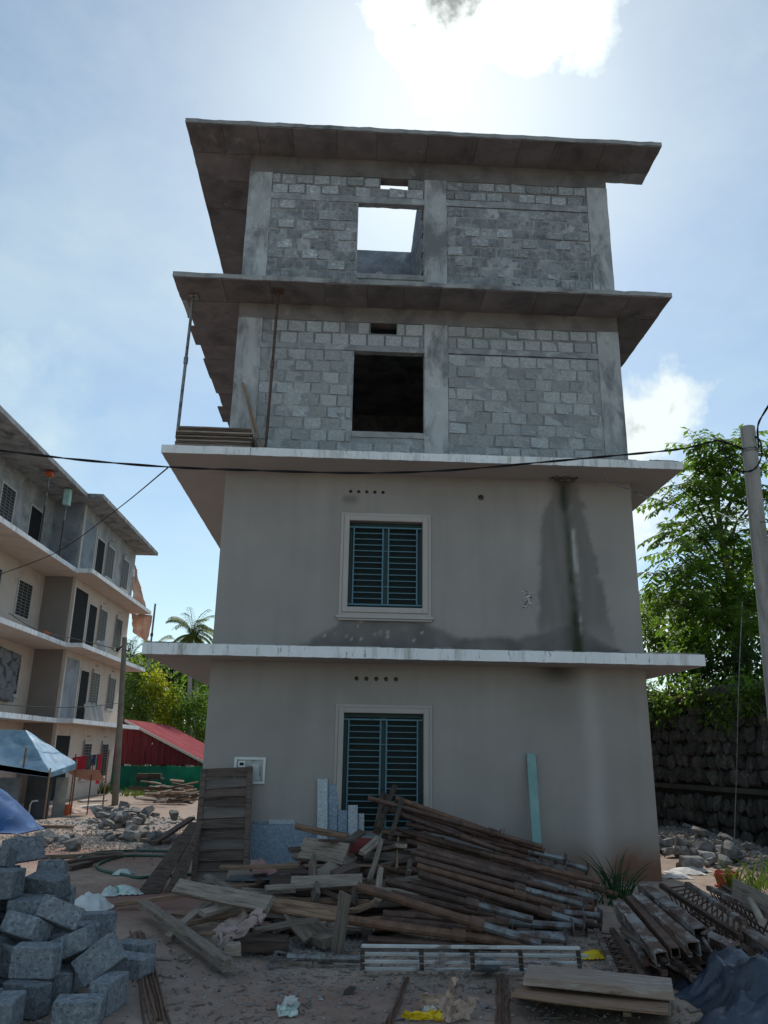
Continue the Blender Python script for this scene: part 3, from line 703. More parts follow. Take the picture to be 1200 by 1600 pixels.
def yw(u, v, x): return on_x(u, v, x).y
def lwin(x, y0, y1, z0, z1, kind, shutter=True):
    """window or door on a wall that faces +x"""
    fr = .07
    m = MB()
    for (a, b, c, d) in ((y0 - fr, y0, z0 - fr, z1 + fr), (y1, y1 + fr, z0 - fr, z1 + fr), (y0, y1, z1, z1 + fr), (y0, y1, z0 - fr, z0)): m.box(x + .001, x + .035, a, b, c, d)
    o = m.build('window' if kind != 'door' else 'door', FRAMEW, LB)
    MB().box(x + .002, x + .008, y0, y1, z0, z1).build('pane' if kind != 'door' else 'door_opening', GLASS if kind != 'door' else DARKV, o)
    if kind in ('grille', 'window'):
        n = max(5, int((z1 - z0) / .11))
        for i in range(1, n):
            z = z0 + (z1 - z0) * i / n; MB().box(x + .012, x + .022, y0, y1, z - .012, z + .012).build('grille_bar', BROWNP, o)
        for q in (.33, .66):
            y = y0 + (y1 - y0) * q; MB().box(x + .023, x + .03, y - .02, y + .02, z0, z1).build('grille_upright', BROWNP, o)
    if kind == 'window': MB().box(x + .036, x + .08, y0 - fr - .04, y1 + fr + .04, z0 - fr - .05, z0 - fr).build('window_sill', FRAMEW, o)
    if shutter:   # open shutter leaf sticking out from the near jamb
        MB().box(x + .04, x + .09, y0 - .06, y0 - .02, z0 - .1, z1 + .15).build('shutter', BROWNP, o)
    return o
S2 = LZ[1]
for k in range(4):
    zb = LZ[k]; zf = zb if k else -.35
    ya, yb = yw(121, 1080, XW), yw(136, 1085, XW); yc, yd = yw(139, 1080, XW), yw(154, 1080, XW); ye, yf = yw(166, 1085, XW), yw(179, 1085, XW)
    # entrance bay next to the corner: flat sheet, dark ones stand for shade inside
    y0, y1 = Y0 + .15, yw(118, 1085, XW)
    m = MB().box(XW + .001, XW + .006, y0, y1, zf + .02, zf + 2.45).build('door', DARKV if k in (0, 2) else PALEP, LB, label=None)
    MB().box(XW + .001, XW + .05, Y0 - .001, Y0 + .14, zf, LZ[k + 1] - .16).build('corner_post', FRAMEW, LB)
    MB().box(XW + .002, XW + .03, y1, y1 + .09, zf, zf + 2.5).build('door_jamb', FRAMEW, m)
    if k: lwin(XW, ya + .1, yb - .1, zf + .08, zf + 2.1, 'door', False)
    lwin(XW, yc + .1, yd - .1, zf + .75, zf + 2.15, 'window')
    lwin(XW, ye + .1, yf - .1, zf + .75, zf + 2.15, 'window')
    for yv in ((yc + yd) / 2, (ye + yf) / 2):
        for q in range(3): MB().cyl((XW + .001, yv - .15 + q * .15, zf + 2.48), (XW + .006, yv - .15 + q * .15, zf + 2.48), .035, n=8).build('vent_hole', DARKV, LB)
# near wing windows
for (u0, u1, vt, vb, k, kind) in ((2, 24, 745, 795, 3, 'grille'), (46, 65, 780, 838, 3, 'door'), (27, 49, 895, 955, 2, 'grille'), (-20, -2, 880, 960, 2, 'grille'), (8, 29, 1022, 1082, 1, 'window')):
    a = yw(u0, (vt + vb) / 2, NXW); b = yw(u1, (vt + vb) / 2, NXW); zb = LZ[k]
    if kind == 'door': lwin(NXW, a, b, zb + .1, zb + 2.15, kind, False)
    else: lwin(NXW, a, b, zb + .85, zb + 2.15, kind, k == 1)
lwin(NXW, 17.0, 18.0, -.35, 1.7, 'door', False)

# things hung and stored on its ledges
def cloth(name, p00, p10, p01, p11, nx, ny, amp, mat, label, cat, fr=3.0, group=None, seed=0.0, thick=.006, n=None, smooth=True):
    """draped sheet between four corners, with folds and real thickness"""
    p00, p10, p01, p11 = map(V, (p00, p10, p01, p11)); nrm = (p10 - p00).cross(p01 - p00)
    nrm = nrm.normalized() if n is None else V(n); g = []
    for j in range(ny + 1):
        for i in range(nx + 1):
            s, t = i / nx, j / ny
            p = (p00 * (1 - s) + p10 * s) * (1 - t) + (p01 * (1 - s) + p11 * s) * t
            q = V((s * fr * 2 + seed, t * fr + seed, seed * 1.3))
            a = amp * (noise.noise(q) + .5 * noise.noise(q * 2.3) + .25 * noise.noise(q * 5.1))
            e = V((noise.noise(q * 2 + V((9, 0, 0))), noise.noise(q * 2 + V((0, 9, 0))), noise.noise(q * 2 + V((0, 0, 9))))) * amp * .35
            g.append(p + nrm * a + e)
    N_ = (nx + 1) * (ny + 1); m = MB(); m.v = g + [p - nrm * thick for p in g]
    for j in range(ny):
        for i in range(nx):
            a = j * (nx + 1) + i; m.f.append((a, a + 1, a + nx + 2, a + nx + 1)); m.f.append((N_ + a, N_ + a + nx + 1, N_ + a + nx + 2, N_ + a + 1))
    edge = [j * (nx + 1) for j in range(ny)] 
    for j in range(ny):
        a = j * (nx + 1); b = a + nx + 1; m.f.append((a, b, N_ + b, N_ + a)); a += nx; b += nx; m.f.append((a, N_ + a, N_ + b, b))
    for i in range(nx):
        a = i; m.f.append((a, N_ + a, N_ + a + 1, a + 1)); a = ny * (nx + 1) + i; m.f.append((a, a + 1, N_ + a + 1, N_ + a))
    c = sum(g, V()) / len(g)
    return m.build(name, mat, label=label, cat=cat, group=group, smooth=smooth, loc=c)
def fabric(name, col, **k): return M(name, col, .8, .15, 5, .3, 30, rnd=0, transl=.25, **k)
GREYCL = fabric('grey_sheet', (.30, .31, .33), c2=(.08, .09, .12), c2s=2.5, c2t=(.5, .6))
p = on_x(18, 1020, NXW + .15)
cloth('hanging_sheet', (NXW + .12, p.y - 1.2, 5.05), (NXW + .12, p.y + 1.0, 4.95), (NXW + .14, p.y - .8, 3.3), (NXW + .14, p.y + .75, 3.2), 12, 16, .09, GREYCL, 'grey patterned sheet hung over a window of the long house', 'cloth', 4)
ORN = M('orange_translucent_net', (.66, .44, .36), .8, .2, 3, .2, 30, rnd=0, transl=.2, c2=(.70, .58, .52), c2s=3, c2t=(.5, .65))
cloth('orange_net', (-9.2, 28.75, 10.9), (-9.15, 29.0, 10.6), (-9.1, 28.75, 8.55), (-8.45, 29.2, 8.55), 8, 14, .12, ORN, 'orange safety net hung at the end of the long house, above the third ledge', 'netting')
cloth('orange_net', (-9.1, 28.75, 8.3), (-8.1, 29.2, 8.3), (-8.9, 28.75, 7.3), (-8.25, 29.2, 6.9), 8, 8, .12, ORN, 'ragged orange safety net flap hanging below the third ledge of the long house', 'netting', seed=4)
o = thing('scaffold_pole', 'thin grey scaffold pole rising past the end of the long house ledges', 'pole', (-8.05, 29.15, 5.55))
MB().cyl((-8.05, 29.15, 5.56), (-8.02, 29.15, 8.9), .05, n=8).build('tube', GALV, o); MB().cyl((-8.04, 29.15, 7.2), (-8.04, 29.15, 7.35), .075, n=8).build('coupler', RUST, o)
for i, (u0, dx) in enumerate(((142, 0), (149, .0), (159, .0))):
    y = yw(u0, 1118, XE - .35); x = XE - .35
    MB().bar((x, y, LZ[1] + .025), (x - .25, y + .10, LZ[1] + .75), .04, .26 + .03 * i, (1, 0, 0)).build('white_board', WHITEP, label=['narrow white board, leftmost of those propped on the first ledge', 'white board between two others propped on the first ledge', 'white board nearest the far corner, propped on the first ledge'][i], cat='board', group='white boards on the long house ledge', bevel=.004, loc=(x, y, LZ[1]))
y = yw(162, 1005, XE - .4)
MB().bar((XE - .4, y, LZ[2] + .025), (XE - .62, y + .2, LZ[2] + .6), .04, .35, (1, 0, 0)).build('white_board', WHITEP, label='white board leaning on the second ledge of the long house', cat='board', bevel=.004, loc=(XE - .4, y, LZ[2]))
p = on_x(72, 983, NXE - .25)
rk = random.Random(21)
om = rock_mesh('orange_bundle', ORANGE, rk, 16)
o = inst('orange_bundle', om, None, (NXE - .25, p.y, LZ[2] + .14), None, (.35, .5, .28), label='small orange bundle lying on the second ledge of the long house', cat='bundle')
# props under its roof
def site_prop(p0, p1, label, group=None, r=.028, plate=True, mat1=None, name='steel_prop', plate_r=.085, frac=.55, inner='GALV', flange_end=1):
    """adjustable shoring prop from p0 (outer tube end) to p1 (inner tube end)"""
    p0, p1 = V(p0), V(p1); o = thing(name, label, 'prop', p0, group); d = p1 - p0; Ln = d.length; d.normalize()
    q = p0 + d * Ln * frac
    m1 = mat1 or RUST; m2 = MATS['galvanised_steel'] if inner == 'GALV' else m1
    a = MB().cyl(p0, q, r, n=10).build('outer_tube', m1, o, smooth=False)
    b = MB().cyl(q - d * .05, p1, r * .96, n=10).build('inner_tube', m2, o)
    MB().cyl(q - d * .10, q + d * .02, r * 1.4, n=10).build('collar', m1, o)
    sd = d.cross(V((0, 0, 1)));
    if sd.length < .1: sd = V((1, 0, 0))
    sd.normalize(); u2 = sd.cross(d)
    MB().cyl(q + d * .06 - u2 * .07, q + d * .06 + u2 * .08, .007, n=6).build('pin', m1, o)
    if plate:
        for e, s in ((p0, -1), (p1, 1)):
            if (flange_end == 1 and s < 0) or (flange_end == 0 and s > 0): continue
            m = MB(); c = [e + sd * (x * plate_r) + u2 * (y * plate_r) for x, y in ((-1, -1), (1, -1), (1, 1), (-1, 1))]
            m.add([k - d * .004 for k in c] + [k + d * .004 for k in c], [(3, 2, 1, 0), (4, 5, 6, 7), (0, 1, 5, 4), (1, 2, 6, 5), (2, 3, 7, 6), (3, 0, 4, 7)])
            m.build('base_plate', m2 if s > 0 else m1, o)
    return o
for (u, v, lab, hc) in ((62, 845, 'thin prop with a red head holding the long house roof edge', ORANGE), (92, 870, 'thin prop with a green bag tied on top under the long house roof edge', None)):
    p = on_z(u, v, LZ[3]); q = V((NXE - .35, p.y if p.x > NXW else 14, 0)); y = on_x(u, v, NXE - .35).y
    o = site_prop((NXE - .35, y, LZ[3] + .02), (NXE - .35, y, LZ[4] - .17), lab, r=.03)
    m = MB().box(NXE - .48, NXE - .22, y - .14, y + .14, LZ[4] - (.36 if hc else .85), LZ[4] - .19)
    m.build('wrapped_head', hc or M('green_white_plastic_bag', (.42, .62, .56), .5, .3, 3, .3, rnd=0), o, bevel=.03)

# ---------------------------------------------------------------- blue tarpaulin shelter in front of it
TARP = M('blue_tarpaulin', (.30, .50, .72), .5, .25, 3.0, .5, 12, rnd=0, transl=.25, c2=(.48, .64, .80), c2s=2.5, c2t=(.52, .66))
TARPD = M('deep_blue_tarpaulin', (.06, .14, .33), .8, .25, 2.4, .6, 9, rnd=0, spec=.12, c2=(.16, .27, .5), c2s=2.5, c2t=(.55, .68))
SH = thing('tarpaulin_shelter', 'pale blue tarpaulin shelter on thin poles in front of the long house', 'shelter', (-7.3, 12, -.3))
def tp(u, v, y): return on_y(u, v, y)
YA, YB = 12.2, 15.4
pk = tp(40, 1141, 13.4); c1 = tp(120, 1192, YB - .6); c2_ = tp(78, 1207, YA); c3 = tp(-60, 1184, YA); c0 = tp(-70, 1138, 13.6); c4 = tp(-70, 1150, YB + .5)
def sheet(pts, n, sag, seed):
    """four corner patch, sagging"""
    a, b, c, d = [V(p) for p in pts]; g = []
    for j in range(n + 1):
        for i in range(n + 1):
            s, t = i / n, j / n; p = (a * (1 - s) + b * s) * (1 - t) + (d * (1 - s) + c * s) * t
            p.z -= sag * 4 * s * (1 - s) * t * .6 + .035 * noise.noise(V((s * 5 + seed, t * 5, seed))) * (4 * t * (1 - t) + .25)
            g.append(p)
    m = MB(); N_ = len(g); m.v = g + [p - V((0, 0, .008)) for p in g]
    for j in range(n):
        for i in range(n):
            k = j * (n + 1) + i; m.f += [(k, k + 1, k + n + 2, k + n + 1), (N_ + k, N_ + k + n + 1, N_ + k + n + 2, N_ + k + 1)]
    return m
sheet((c0, pk, c2_, c3), 14, .12, 1).build('canopy', TARP, SH, smooth=True)
sheet((pk, pk + V((.02, .05, .0)), c1, c2_), 14, .10, 2).build('canopy', TARP, SH, smooth=True)
sheet((c0, pk, c1, c4), 12, .08, 3).build('canopy', TARP, SH, smooth=True)
vl = MB()
sheet((c2_, c1, c1 + V((0, 0, -.18)), c2_ + V((0, 0, -.12))), 8, .03, 6).build('valance', TARP, SH, smooth=True)
sheet((c3, c2_, c2_ + V((0, 0, -.13)), c3 + V((0, 0, -.16))), 8, .03, 7).build('valance', TARP, SH, smooth=True)
for q in (c2_, c1, tp(40, 1175, YA + .1), tp(-30, 1186, YA)):
    MB().cyl((q.x, q.y, gz(q.x, q.y) - .05), (q.x, q.y, q.z + .12), .025, n=6).build('pole', WOODR, SH)
# dark panels and board lean-to underneath
for (u0, v0, u1, v1, y, mt, lab) in ((0, 1215, 27, 1270, 13.2, PALEP, 'blue grey sheet panel standing under the tarpaulin shelter'), (44, 1212, 76, 1262, 14.0, M('dark_grey_panel', (.10, .10, .105), .7, .15, 3, .2, rnd=0), 'dark grey panel standing under the tarpaulin shelter beside a pale post'), (50, 1250, 72, 1284, 12.3, M('charcoal_board', (.06, .065, .075), .7, .2, 3, .2, rnd=0), 'small charcoal board standing at the front of the tarpaulin shelter')):
    a = tp(u0, v0, y); b = tp(u1, v1, y); g0 = gz((a.x + b.x) / 2, y)
    MB().box(a.x, b.x, y, y + .04, g0 - .01, a.z).build('standing_sheet', mt, label=lab, cat='sheet', loc=((a.x + b.x) / 2, y, g0), bevel=.004)
a = tp(49, 1252, 12.25)
MB().tube([(a.x, 12.2, gz(a.x, 12.2)), (a.x, 12.2, a.z - .1), (a.x + .04, 12.2, a.z), (a.x + .2, 12.2, a.z + .02)], .025, 8).build('water_pipe', FRAMEW, label='bent pale water pipe standing beside the charcoal board', cat='pipe', loc=(a.x, 12.2, gz(a.x, 12.2)))
# covered heap
hp = on_g(18, 1305); 
hm = MB(); n = 26
hx, hy = on_g(0, 1302).x - 1.05, on_g(0, 1302).y + .75
for j in range(n + 1):
    for i in range(n + 1):
        s, t = i / n * 2 - 1, j / n * 2 - 1; r_ = min(1, math.hypot(s, t)); x = hx + s * 1.55; y = hy + t * 1.0
        h = .92 * (1 - r_ ** 1.6) ** .9 if r_ < 1 else 0
        h += (.11 * noise.noise(V((s * 3, t * 3, 2))) + .10 * abs(noise.noise(V((s * 7, t * 4, 5)))) + .05 * noise.noise(V((s * 15, t * 9, 8)))) * (1 - r_) ** .4 + .02
        hm.v.append(V((x, y, gz(x, y) + max(.004, h))))
hm.f = [(j * (n + 1) + i, j * (n + 1) + i + 1, (j + 1) * (n + 1) + i + 1, (j + 1) * (n + 1) + i) for j in range(n) for i in range(n)]
hm.build('covered_heap', TARPD, label='heap of materials covered with deep blue tarpaulin behind the concrete blocks', cat='tarpaulin', smooth=True, loc=(hx, hy, gz(hx, hy)))
# laundry line
yl = 16.0
l0, l1 = tp(118, 1183, yl), tp(170, 1176, yl)
CL = thing('clothes_line', 'clothes line with red, grey and green washing strung beside the utility pole', 'clothes line', (l0.x, yl, gz(l0.x, yl)))
MB().tube([l0, (l0 + l1) / 2 - V((0, 0, .03)), l1], .008, 5).build('line', BLACKC, CL)
for q in (l0, l1): MB().cyl((q.x, yl, gz(q.x, yl)), (q.x, yl, q.z + .1), .025, n=6).build('post', WOODR, CL)
for i, (u0, u1, hh, col, nm, lb) in enumerate(((114, 136, .42, (.40, .04, .07), 'crimson_cloth', 'crimson cloth hanging on the clothes line'), (137, 145, .45, (.12, .12, .13), 'charcoal_cloth', 'charcoal garment hanging on the clothes line'), (145, 151, .35, (.05, .07, .13), 'navy_cloth', 'navy garment hanging on the clothes line'), (152, 160, .5, (.02, .17, .13), 'green_cloth', 'dark green garment hanging on the clothes line'), (155, 161, .95, (.60, .05, .09), 'scarlet_cloth', 'long scarlet garment hanging lowest on the clothes line'))):
    a = tp(u0, 1183 - (u0 - 118) * .13, yl); b = tp(u1, 1183 - (u1 - 118) * .13, yl); d = V((0, 0, -hh)); y = V((0, -.03 - .02 * (i == 4), 0))
    cloth('washing', a + y, b + y, a + d + y, b + d + y, 6, 8, .03, fabric(nm, col), lb, 'clothing', 3, 'washing on the clothes line', i * 3.0)
a = tp(96, 1214, 13.9)
cloth('hanging_garment', a + V((-.1, -.12, 0)), a + V((.28, -.12, .0)), a + V((-.12, -.12, -1.3)), a + V((.25, -.12, -1.3)), 8, 14, .05, fabric('pale_grey_garment', (.36, .37, .40)), 'long pale grey garment hanging from the edge of the tarpaulin shelter', 'clothing', 4)
p = tp(136, 1208, 15.0)
UM = thing('pink_sunshade', 'faded pink orange cloth canopy on a thin stick in front of the long house', 'sunshade', (p.x, 15.0, gz(p.x, 15)))
MB().cyl((p.x + .15, 15, gz(p.x, 15) - .05), (p.x + .15, 15, p.z + .3), .02, n=6).build('stick', WOODD, UM)
sheet((p + V((-.65, -.3, .1)), p + V((.45, -.3, .12)), p + V((.5, .3, -.2)), p + V((-.6, .3, -.05))), 8, .15, 4).build('canopy', M('faded_pink_cloth', (.42, .25, .20), .85, .15, 5, .3, 30, rnd=0), UM, smooth=True)

# ---------------------------------------------------------------- shed, net fence, poles
REDS = M('red_corrugated_sheet', (.17, .02, .03), .55, .15, 2, .1, rnd=.12)
REDR = M('faded_red_roof_sheet', (.28, .05, .06), .9, .18, 1.6, .1, rnd=.1, spec=.05, c2=(.34, .085, .09), c2s=1.3, c2t=(.5, .68))
YS = 31.0
pk = on_y(195, 1124, YS); ev = on_y(320, 1190, YS); wb = on_y(300, 1196, YS)
SD = thing('red_shed', 'red corrugated shed with a pitched roof behind the green net fence', 'shed', (pk.x + 2, YS + 5, -.45))
YE = 42.0
def roof_at(x): return pk.z + (ev.z - pk.z) * (x - pk.x) / (ev.x - pk.x)
n = 24
for i in range(n):   # wall sheets of the gable
    a = pk.x + (ev.x - .35 - pk.x) * i / n; b = pk.x + (ev.x - .35 - pk.x) * (i + 1) / n; dy = .03 * (i % 2)
    zb = wb.z + .02 * math.sin(i)
    MB().add([(a, YS + .2 + dy, zb), (b - .01, YS + .2 + dy, zb), (b - .01, YS + .2 + dy, max(zb + .02, roof_at(b) - .12)), (a, YS + .2 + dy, max(zb + .03, roof_at(a) - .12)), (a, YS + .25 + dy, zb), (b - .01, YS + .25 + dy, zb), (b - .01, YS + .25 + dy, max(zb + .02, roof_at(b) - .12)), (a, YS + .25 + dy, max(zb + .03, roof_at(a) - .12))],
             [(0, 1, 2, 3), (4, 7, 6, 5), (0, 4, 5, 1), (1, 5, 6, 2), (2, 6, 7, 3), (3, 7, 4, 0)]).build('wall_sheet', REDS, SD)
MB().box(pk.x - 4, pk.x, YS + .2, YS + .25, -.45, pk.z - .2).build('wall_sheet', REDS, SD)
for i in range(10):  # roof sheets, side by side along the ridge
    y0 = YS + (YE - YS) * i / 10; y1 = YS + (YE - YS) * (i + 1) / 10; lift = .012 * (i % 2)
    for e in (ev, V((2 * pk.x - ev.x, 0, ev.z))):
        m = MB(); st = 5
        vs = []
        for q in range(st + 1):
            y = y0 + (y1 - y0) * q / st + (.02 if q == st else 0); h = lift + .02 * (q % 2)
            vs += [(pk.x, y, pk.z + h), (e.x, y, e.z + h)]
        k = len(vs); m.add(vs + [(a, b, c - .03) for a, b, c in vs], [(2 * q, 2 * q + 1, 2 * q + 3, 2 * q + 2) for q in range(st)] + [(k + 2 * q, k + 2 * q + 2, k + 2 * q + 3, k + 2 * q + 1) for q in range(st)] + [(0, k, k + 1, 1), (2 * st, 2 * st + 1, k + 2 * st + 1, k + 2 * st), (1, k + 1, k + 3, 3)] + [(2 * q + 1, k + 2 * q + 1, k + 2 * q + 3, 2 * q + 3) for q in range(1, st)])
        m.build('roof_sheet', REDR, SD)
MB().bar((pk.x, YS - .02, pk.z - .06), (ev.x, YS - .02, ev.z - .06), .05, .12).build('rafter', FRAMEW, SD)
for i in range(3):
    for x in (ev.x - .5,): MB().cyl((x, YS + .3 + i * 4, -.5), (x, YS + .3 + i * 4, roof_at(x) - .03), .06, n=8).build('post', WOODD, SD)
NET = M('green_shade_net', (.012, .20, .13), .75, .3, 1.2, .2, 20, rnd=.05, transl=.3, c2=(.02, .30, .20), c2s=.8, c2t=(.5, .7))
YF = 29.9
fx0, fx1 = on_y(176, 1200, YF).x, on_y(345, 1200, YF).x; zt = on_y(240, 1197, YF).z
NF = thing('green_net_fence', 'green shade net fence standing before the red shed', 'fence', ((fx0 + fx1) / 2, YF, -.4))
for i in range(6):
    a = fx0 + (fx1 - fx0) * i / 6; b = fx0 + (fx1 - fx0) * (i + 1) / 6
    m = MB(); k = 8
    for t in range(k + 1):
        x = a + (b - a) * t / k; dy = .07 * noise.noise(V((x * 2, 0, 3))); dz = .1 * noise.noise(V((x * 1.3, 2, 3)))
        m.v += [V((x, YF + dy, -.46)), V((x, YF + dy * .5, zt + dz)), V((x, YF + dy + .01, -.46)), V((x, YF + dy * .5 + .01, zt + dz))]
    for t in range(k): m.f += [(4 * t, 4 * t + 4, 4 * t + 5, 4 * t + 1), (4 * t + 2, 4 * t + 3, 4 * t + 7, 4 * t + 6)]
    m.build('net_panel', NET, NF)
    MB().cyl((a, YF + .09, -.5), (a, YF + .09, zt + .1), .04, n=6).build('post', WOODD, NF)

def conc_pole(base, top, r0, r1, label, mat):
    o = thing('utility_pole', label, 'utility pole', base)
    MB().tube([V(base) - V((0, 0, .3)), (V(base) + V(top)) / 2, top], [r0, (r0 + r1) / 2, r1], 16).build('shaft', mat, o); return o
POLEC = M('pole_concrete', (.36, .345, .325), .9, .2, 2, .4, 30, rnd=0, stretch=(1, 1, .3), c2=(.22, .20, .185), c2s=2.5, c2t=(.5, .66), c3=(.42, .26, .2), c3s=3, c3t=(.66, .75))
g = on_g(180, 1258); tpz = on_y(195, 996, g.y)
LP = conc_pole((g.x, g.y, gz(g.x, g.y)), (tpz.x, g.y, tpz.z), .13, .09, 'slender grey utility pole before the long house and the red shed', M('weathered_pole', (.22, .205, .17), .9, .2, 2, .3, 20, rnd=0))
for sx in (-1, 1):
    MB().cyl((tpz.x, g.y, tpz.z - .35 - .1 * sx), (tpz.x + sx * .22, g.y - .05, tpz.z - .55), .03, n=6).build('bracket', DARKV, LP)
    MB().cyl((tpz.x + sx * .22, g.y - .05, tpz.z - .56), (tpz.x + sx * .24, g.y - .05, tpz.z - .42), .05, .03, n=8).build('insulator', DARKV, LP)
PB = V((7.975, -1, gz(7.975, -1))); PT = on_y(1168, 668, -1)
RP = conc_pole(PB, PT, .135, .108, 'thick round concrete utility pole at the right beside the tree', POLEC)
axis = (PT - PB).normalized()
for dz in (-.36, -.40): MB().cyl(PT + axis * dz, PT + axis * (dz - .018), .125, n=16).build('strap', GALV, RP)

def cable(name, pts, r, label, mat=BLACKC, n=6, twist=0):
    # smooth through the points
    P_ = [V(p) for p in pts]; out = []
    for i in range(len(P_) - 1):
        a, b, c, d = P_[max(i - 1, 0)], P_[i], P_[i + 1], P_[min(i + 2, len(P_) - 1)]
        for k in range(10):
            t = k / 10; out.append(.5 * ((2 * b) + (c - a) * t + (2 * a - 5 * b + 4 * c - d) * t * t + (3 * b - a - 3 * c + d) * t ** 3))
    out.append(P_[-1]); m = MB()
    if twist:
        for ph in (0, math.pi):
            q = []
            for i in range(len(out) * 3 - 2):
                f = i / 3; j = min(int(f), len(out) - 2); p = out[j].lerp(out[j + 1], f - j); a = ph + f * twist
                q.append(p + V((0, math.cos(a), math.sin(a))) * r * .75)
            m.tube(q, r * .8, 6)
    else: m.tube(out, r, n)
    return m.build(name, mat, label=label, cat='cable', loc=P_[0])
yc = -1.25
att = PT + axis * -.38 + V((-.14, -.05, 0))
pts = [on_y(u, v, yc + (.0 if u > 600 else (u - 600) / 600 * .8)) for u, v in ((-120, 692), (0, 704), (130, 719), (270, 730), (400, 735), (560, 739), (700, 735), (850, 722), (960, 712), (1060, 702), (1105, 692))] + [on_y(1125, 689, -1.15), att]
cable('power_cable', pts, .012, 'thick twisted black power cable slung across the building to the right pole', twist=.55)
m_pts = [on_y(u, v, -1.17) for u, v in ((1128, 690), (1133, 712), (1145, 730), (1163, 737), (1180, 732), (1190, 712), (1188, 690), (1180, 682))]
cable('cable_coil', m_pts, .012, 'loop of slack black cable hanging round the head of the right pole', twist=.5)
cable('power_cable', [att + V((.26, 0, .02)), on_y(1184, 668, -1.2), on_y(1194, 645, -1.4), on_y(1230, 590, -1.8)], .014, 'black cable leaving the right pole upwards to the right', twist=.5)
cable('thin_wire', [on_y(262, 731, -.6), on_y(180, 798, 6), on_y(90, 862, 12), (NXE + .02, on_x(0, 897, NXE).y, on_x(0, 897, NXE).z), (NXE + .02, on_x(-20, 903, NXE).y, on_x(-20, 903, NXE).z)], .012, 'thin wire running from the main building ledge down to the long house')
cable('thin_wire', [(6.0, -.55, 6.0), on_y(950, 752, -.5), on_y(985, 765, -.3), on_y(1005, 775, -.1), on_y(1045, 786, 3.0)], .009, 'thin pale wire drooping from under the upper ledge towards the tree', mat=GALV)
cable('thin_wire', [on_y(1120, 800, 2), on_y(1150, 812, 0), on_y(1172, 814, -.86), on_y(1215, 817, -1.4)], .008, 'thin pale wire crossing the right pole below its head', mat=GALV)
y2 = g.y
cable('thin_wire', [(NXE + .03, 13.5, 5.75), on_y(60, 985, 15), on_y(120, 999, 17.5), (tpz.x - .1, y2, tpz.z - .5)], .014, 'black service wire along the second ledge to the slender pole')
cable('thin_wire', [on_y(-30, 1098, 10), on_y(70, 1105, 13), on_y(140, 1104, 16), on_y(190, 1098, y2 - .12)], .014, 'black service wire along the first ledge to the slender pole')
cable('thin_wire', [on_y(1160, 940, 2.2), on_y(1155, 1050, 2.2), on_y(1151, 1200, 2.2), on_y(1147, 1330, 2.2), (on_g(1147, 1345).x, on_g(1147, 1345).y, .1)], .009, 'thin wire hanging down in front of the stone wall', mat=GALV)
# ---------------------------------------------------------------- retaining wall of rubble stone and the bank above it
WA, WB = V((9.26, 6.68, 0)), V((10.08, 3.64, 0)); WD = (WA - WB).normalized(); WN = V((-WD.y, WD.x, 0))
if WN.x > 0: WN = -WN
WH = 2.95
def wpt(s, z, out=0.0): # s metres along the wall from WB (positive = farther away), slight batter
    return WB + WD * s + WN * (out - .06 * z) + V((0, 0, z))
SW = thing('stone_retaining_wall', 'tall dark rubble stone retaining wall beside the building', 'wall', (9.6, 5, 0))
def wbox(s0, s1, z0, z1, o0, o1, name, mat, parent):
    vs = [wpt(s, z, o) for z in (z0, z1) for s, o in ((s0, o1), (s1, o1), (s1, o0), (s0, o0))]
    return MB().add(vs, [(3, 2, 1, 0), (4, 5, 6, 7), (0, 1, 5, 4), (1, 2, 6, 5), (2, 3, 7, 6), (3, 0, 4, 7)]).build(name, mat, parent, fixn=True)
wbox(-4, 14, -.5, WH, -.6, -.05, 'wall_core', SHADOWGAP, SW)
wbox(-4, 14, 1.02, 1.12, -.04, .05, 'cement_band', M('mossy_cement', (.085, .09, .08), .95, .3, 3, .5, 20, rnd=0), SW)
rw = random.Random(8)
stones = [rock_mesh('stone', STONE, rw, 20, 1, .7, 1) for _ in range(10)]
far = []; cnt = 0
z = -.05
while z < WH - .05:
    h = rw.uniform(.22, .34)
    if z < .3: h *= 1.4
    s = -3.9 + rw.uniform(0, .2)
    while s < 13.8:
        w = rw.uniform(.13, .27) * (1.5 if z < .3 else 1)
        if not (.95 < z + h / 2 < 1.16):
            c = wpt(s + w / 2, z + h / 2 + rw.uniform(-.04, .04), rw.uniform(-.02, .05))
            if -.6 < s < 5.0 and cnt < 300:
                mw = Matrix.Translation(c - BASE[SW.name]) @ Matrix(((WD.x, WN.x, 0, 0), (WD.y, WN.y, 0, 0), (0, 0, 1, 0), (0, 0, 0, 1))) @ Matrix.Rotation(rw.uniform(-.35, .35), 4, 'Y') @ Matrix.Diagonal((w * 1.16, .30, h * rw.uniform(1.05, 1.35), 1))
                inst('stone', rw.choice(stones), SW, (0, 0, 0), mw=mw); cnt += 1
            else: far.append((c, w, h))
        s += w
    z += h * .93
fm = MB()
for c, w, h in far:
    q = [c + WD * (a * w * .52 * rw.uniform(.7, 1)) + V((0, 0, b * h * .52 * rw.uniform(.7, 1))) + WN * o for a, b, o in ((-1, -1, -.06), (1, -1, -.06), (1, 1, -.06), (-1, 1, -.06))] + [c + WD * (a * w * .3) + V((0, 0, b * h * .3)) + WN * rw.uniform(.06, .12) for a, b in ((-1, -1), (1, -1), (1, 1), (-1, 1))]
    fm.add(q, [(4, 5, 6, 7), (0, 1, 5, 4), (1, 2, 6, 5), (2, 3, 7, 6), (3, 0, 4, 7)])
fm.build('stone', STONE, SW, kind='stuff', fixn=True)
hb = MB(); ss = [-40, -20, -10] + [-4 + i * .8 for i in range(24)] + [20, 40, 90]; ts = [0, .4, 1, 2, 3.5, 6, 10, 20, 50, 160]
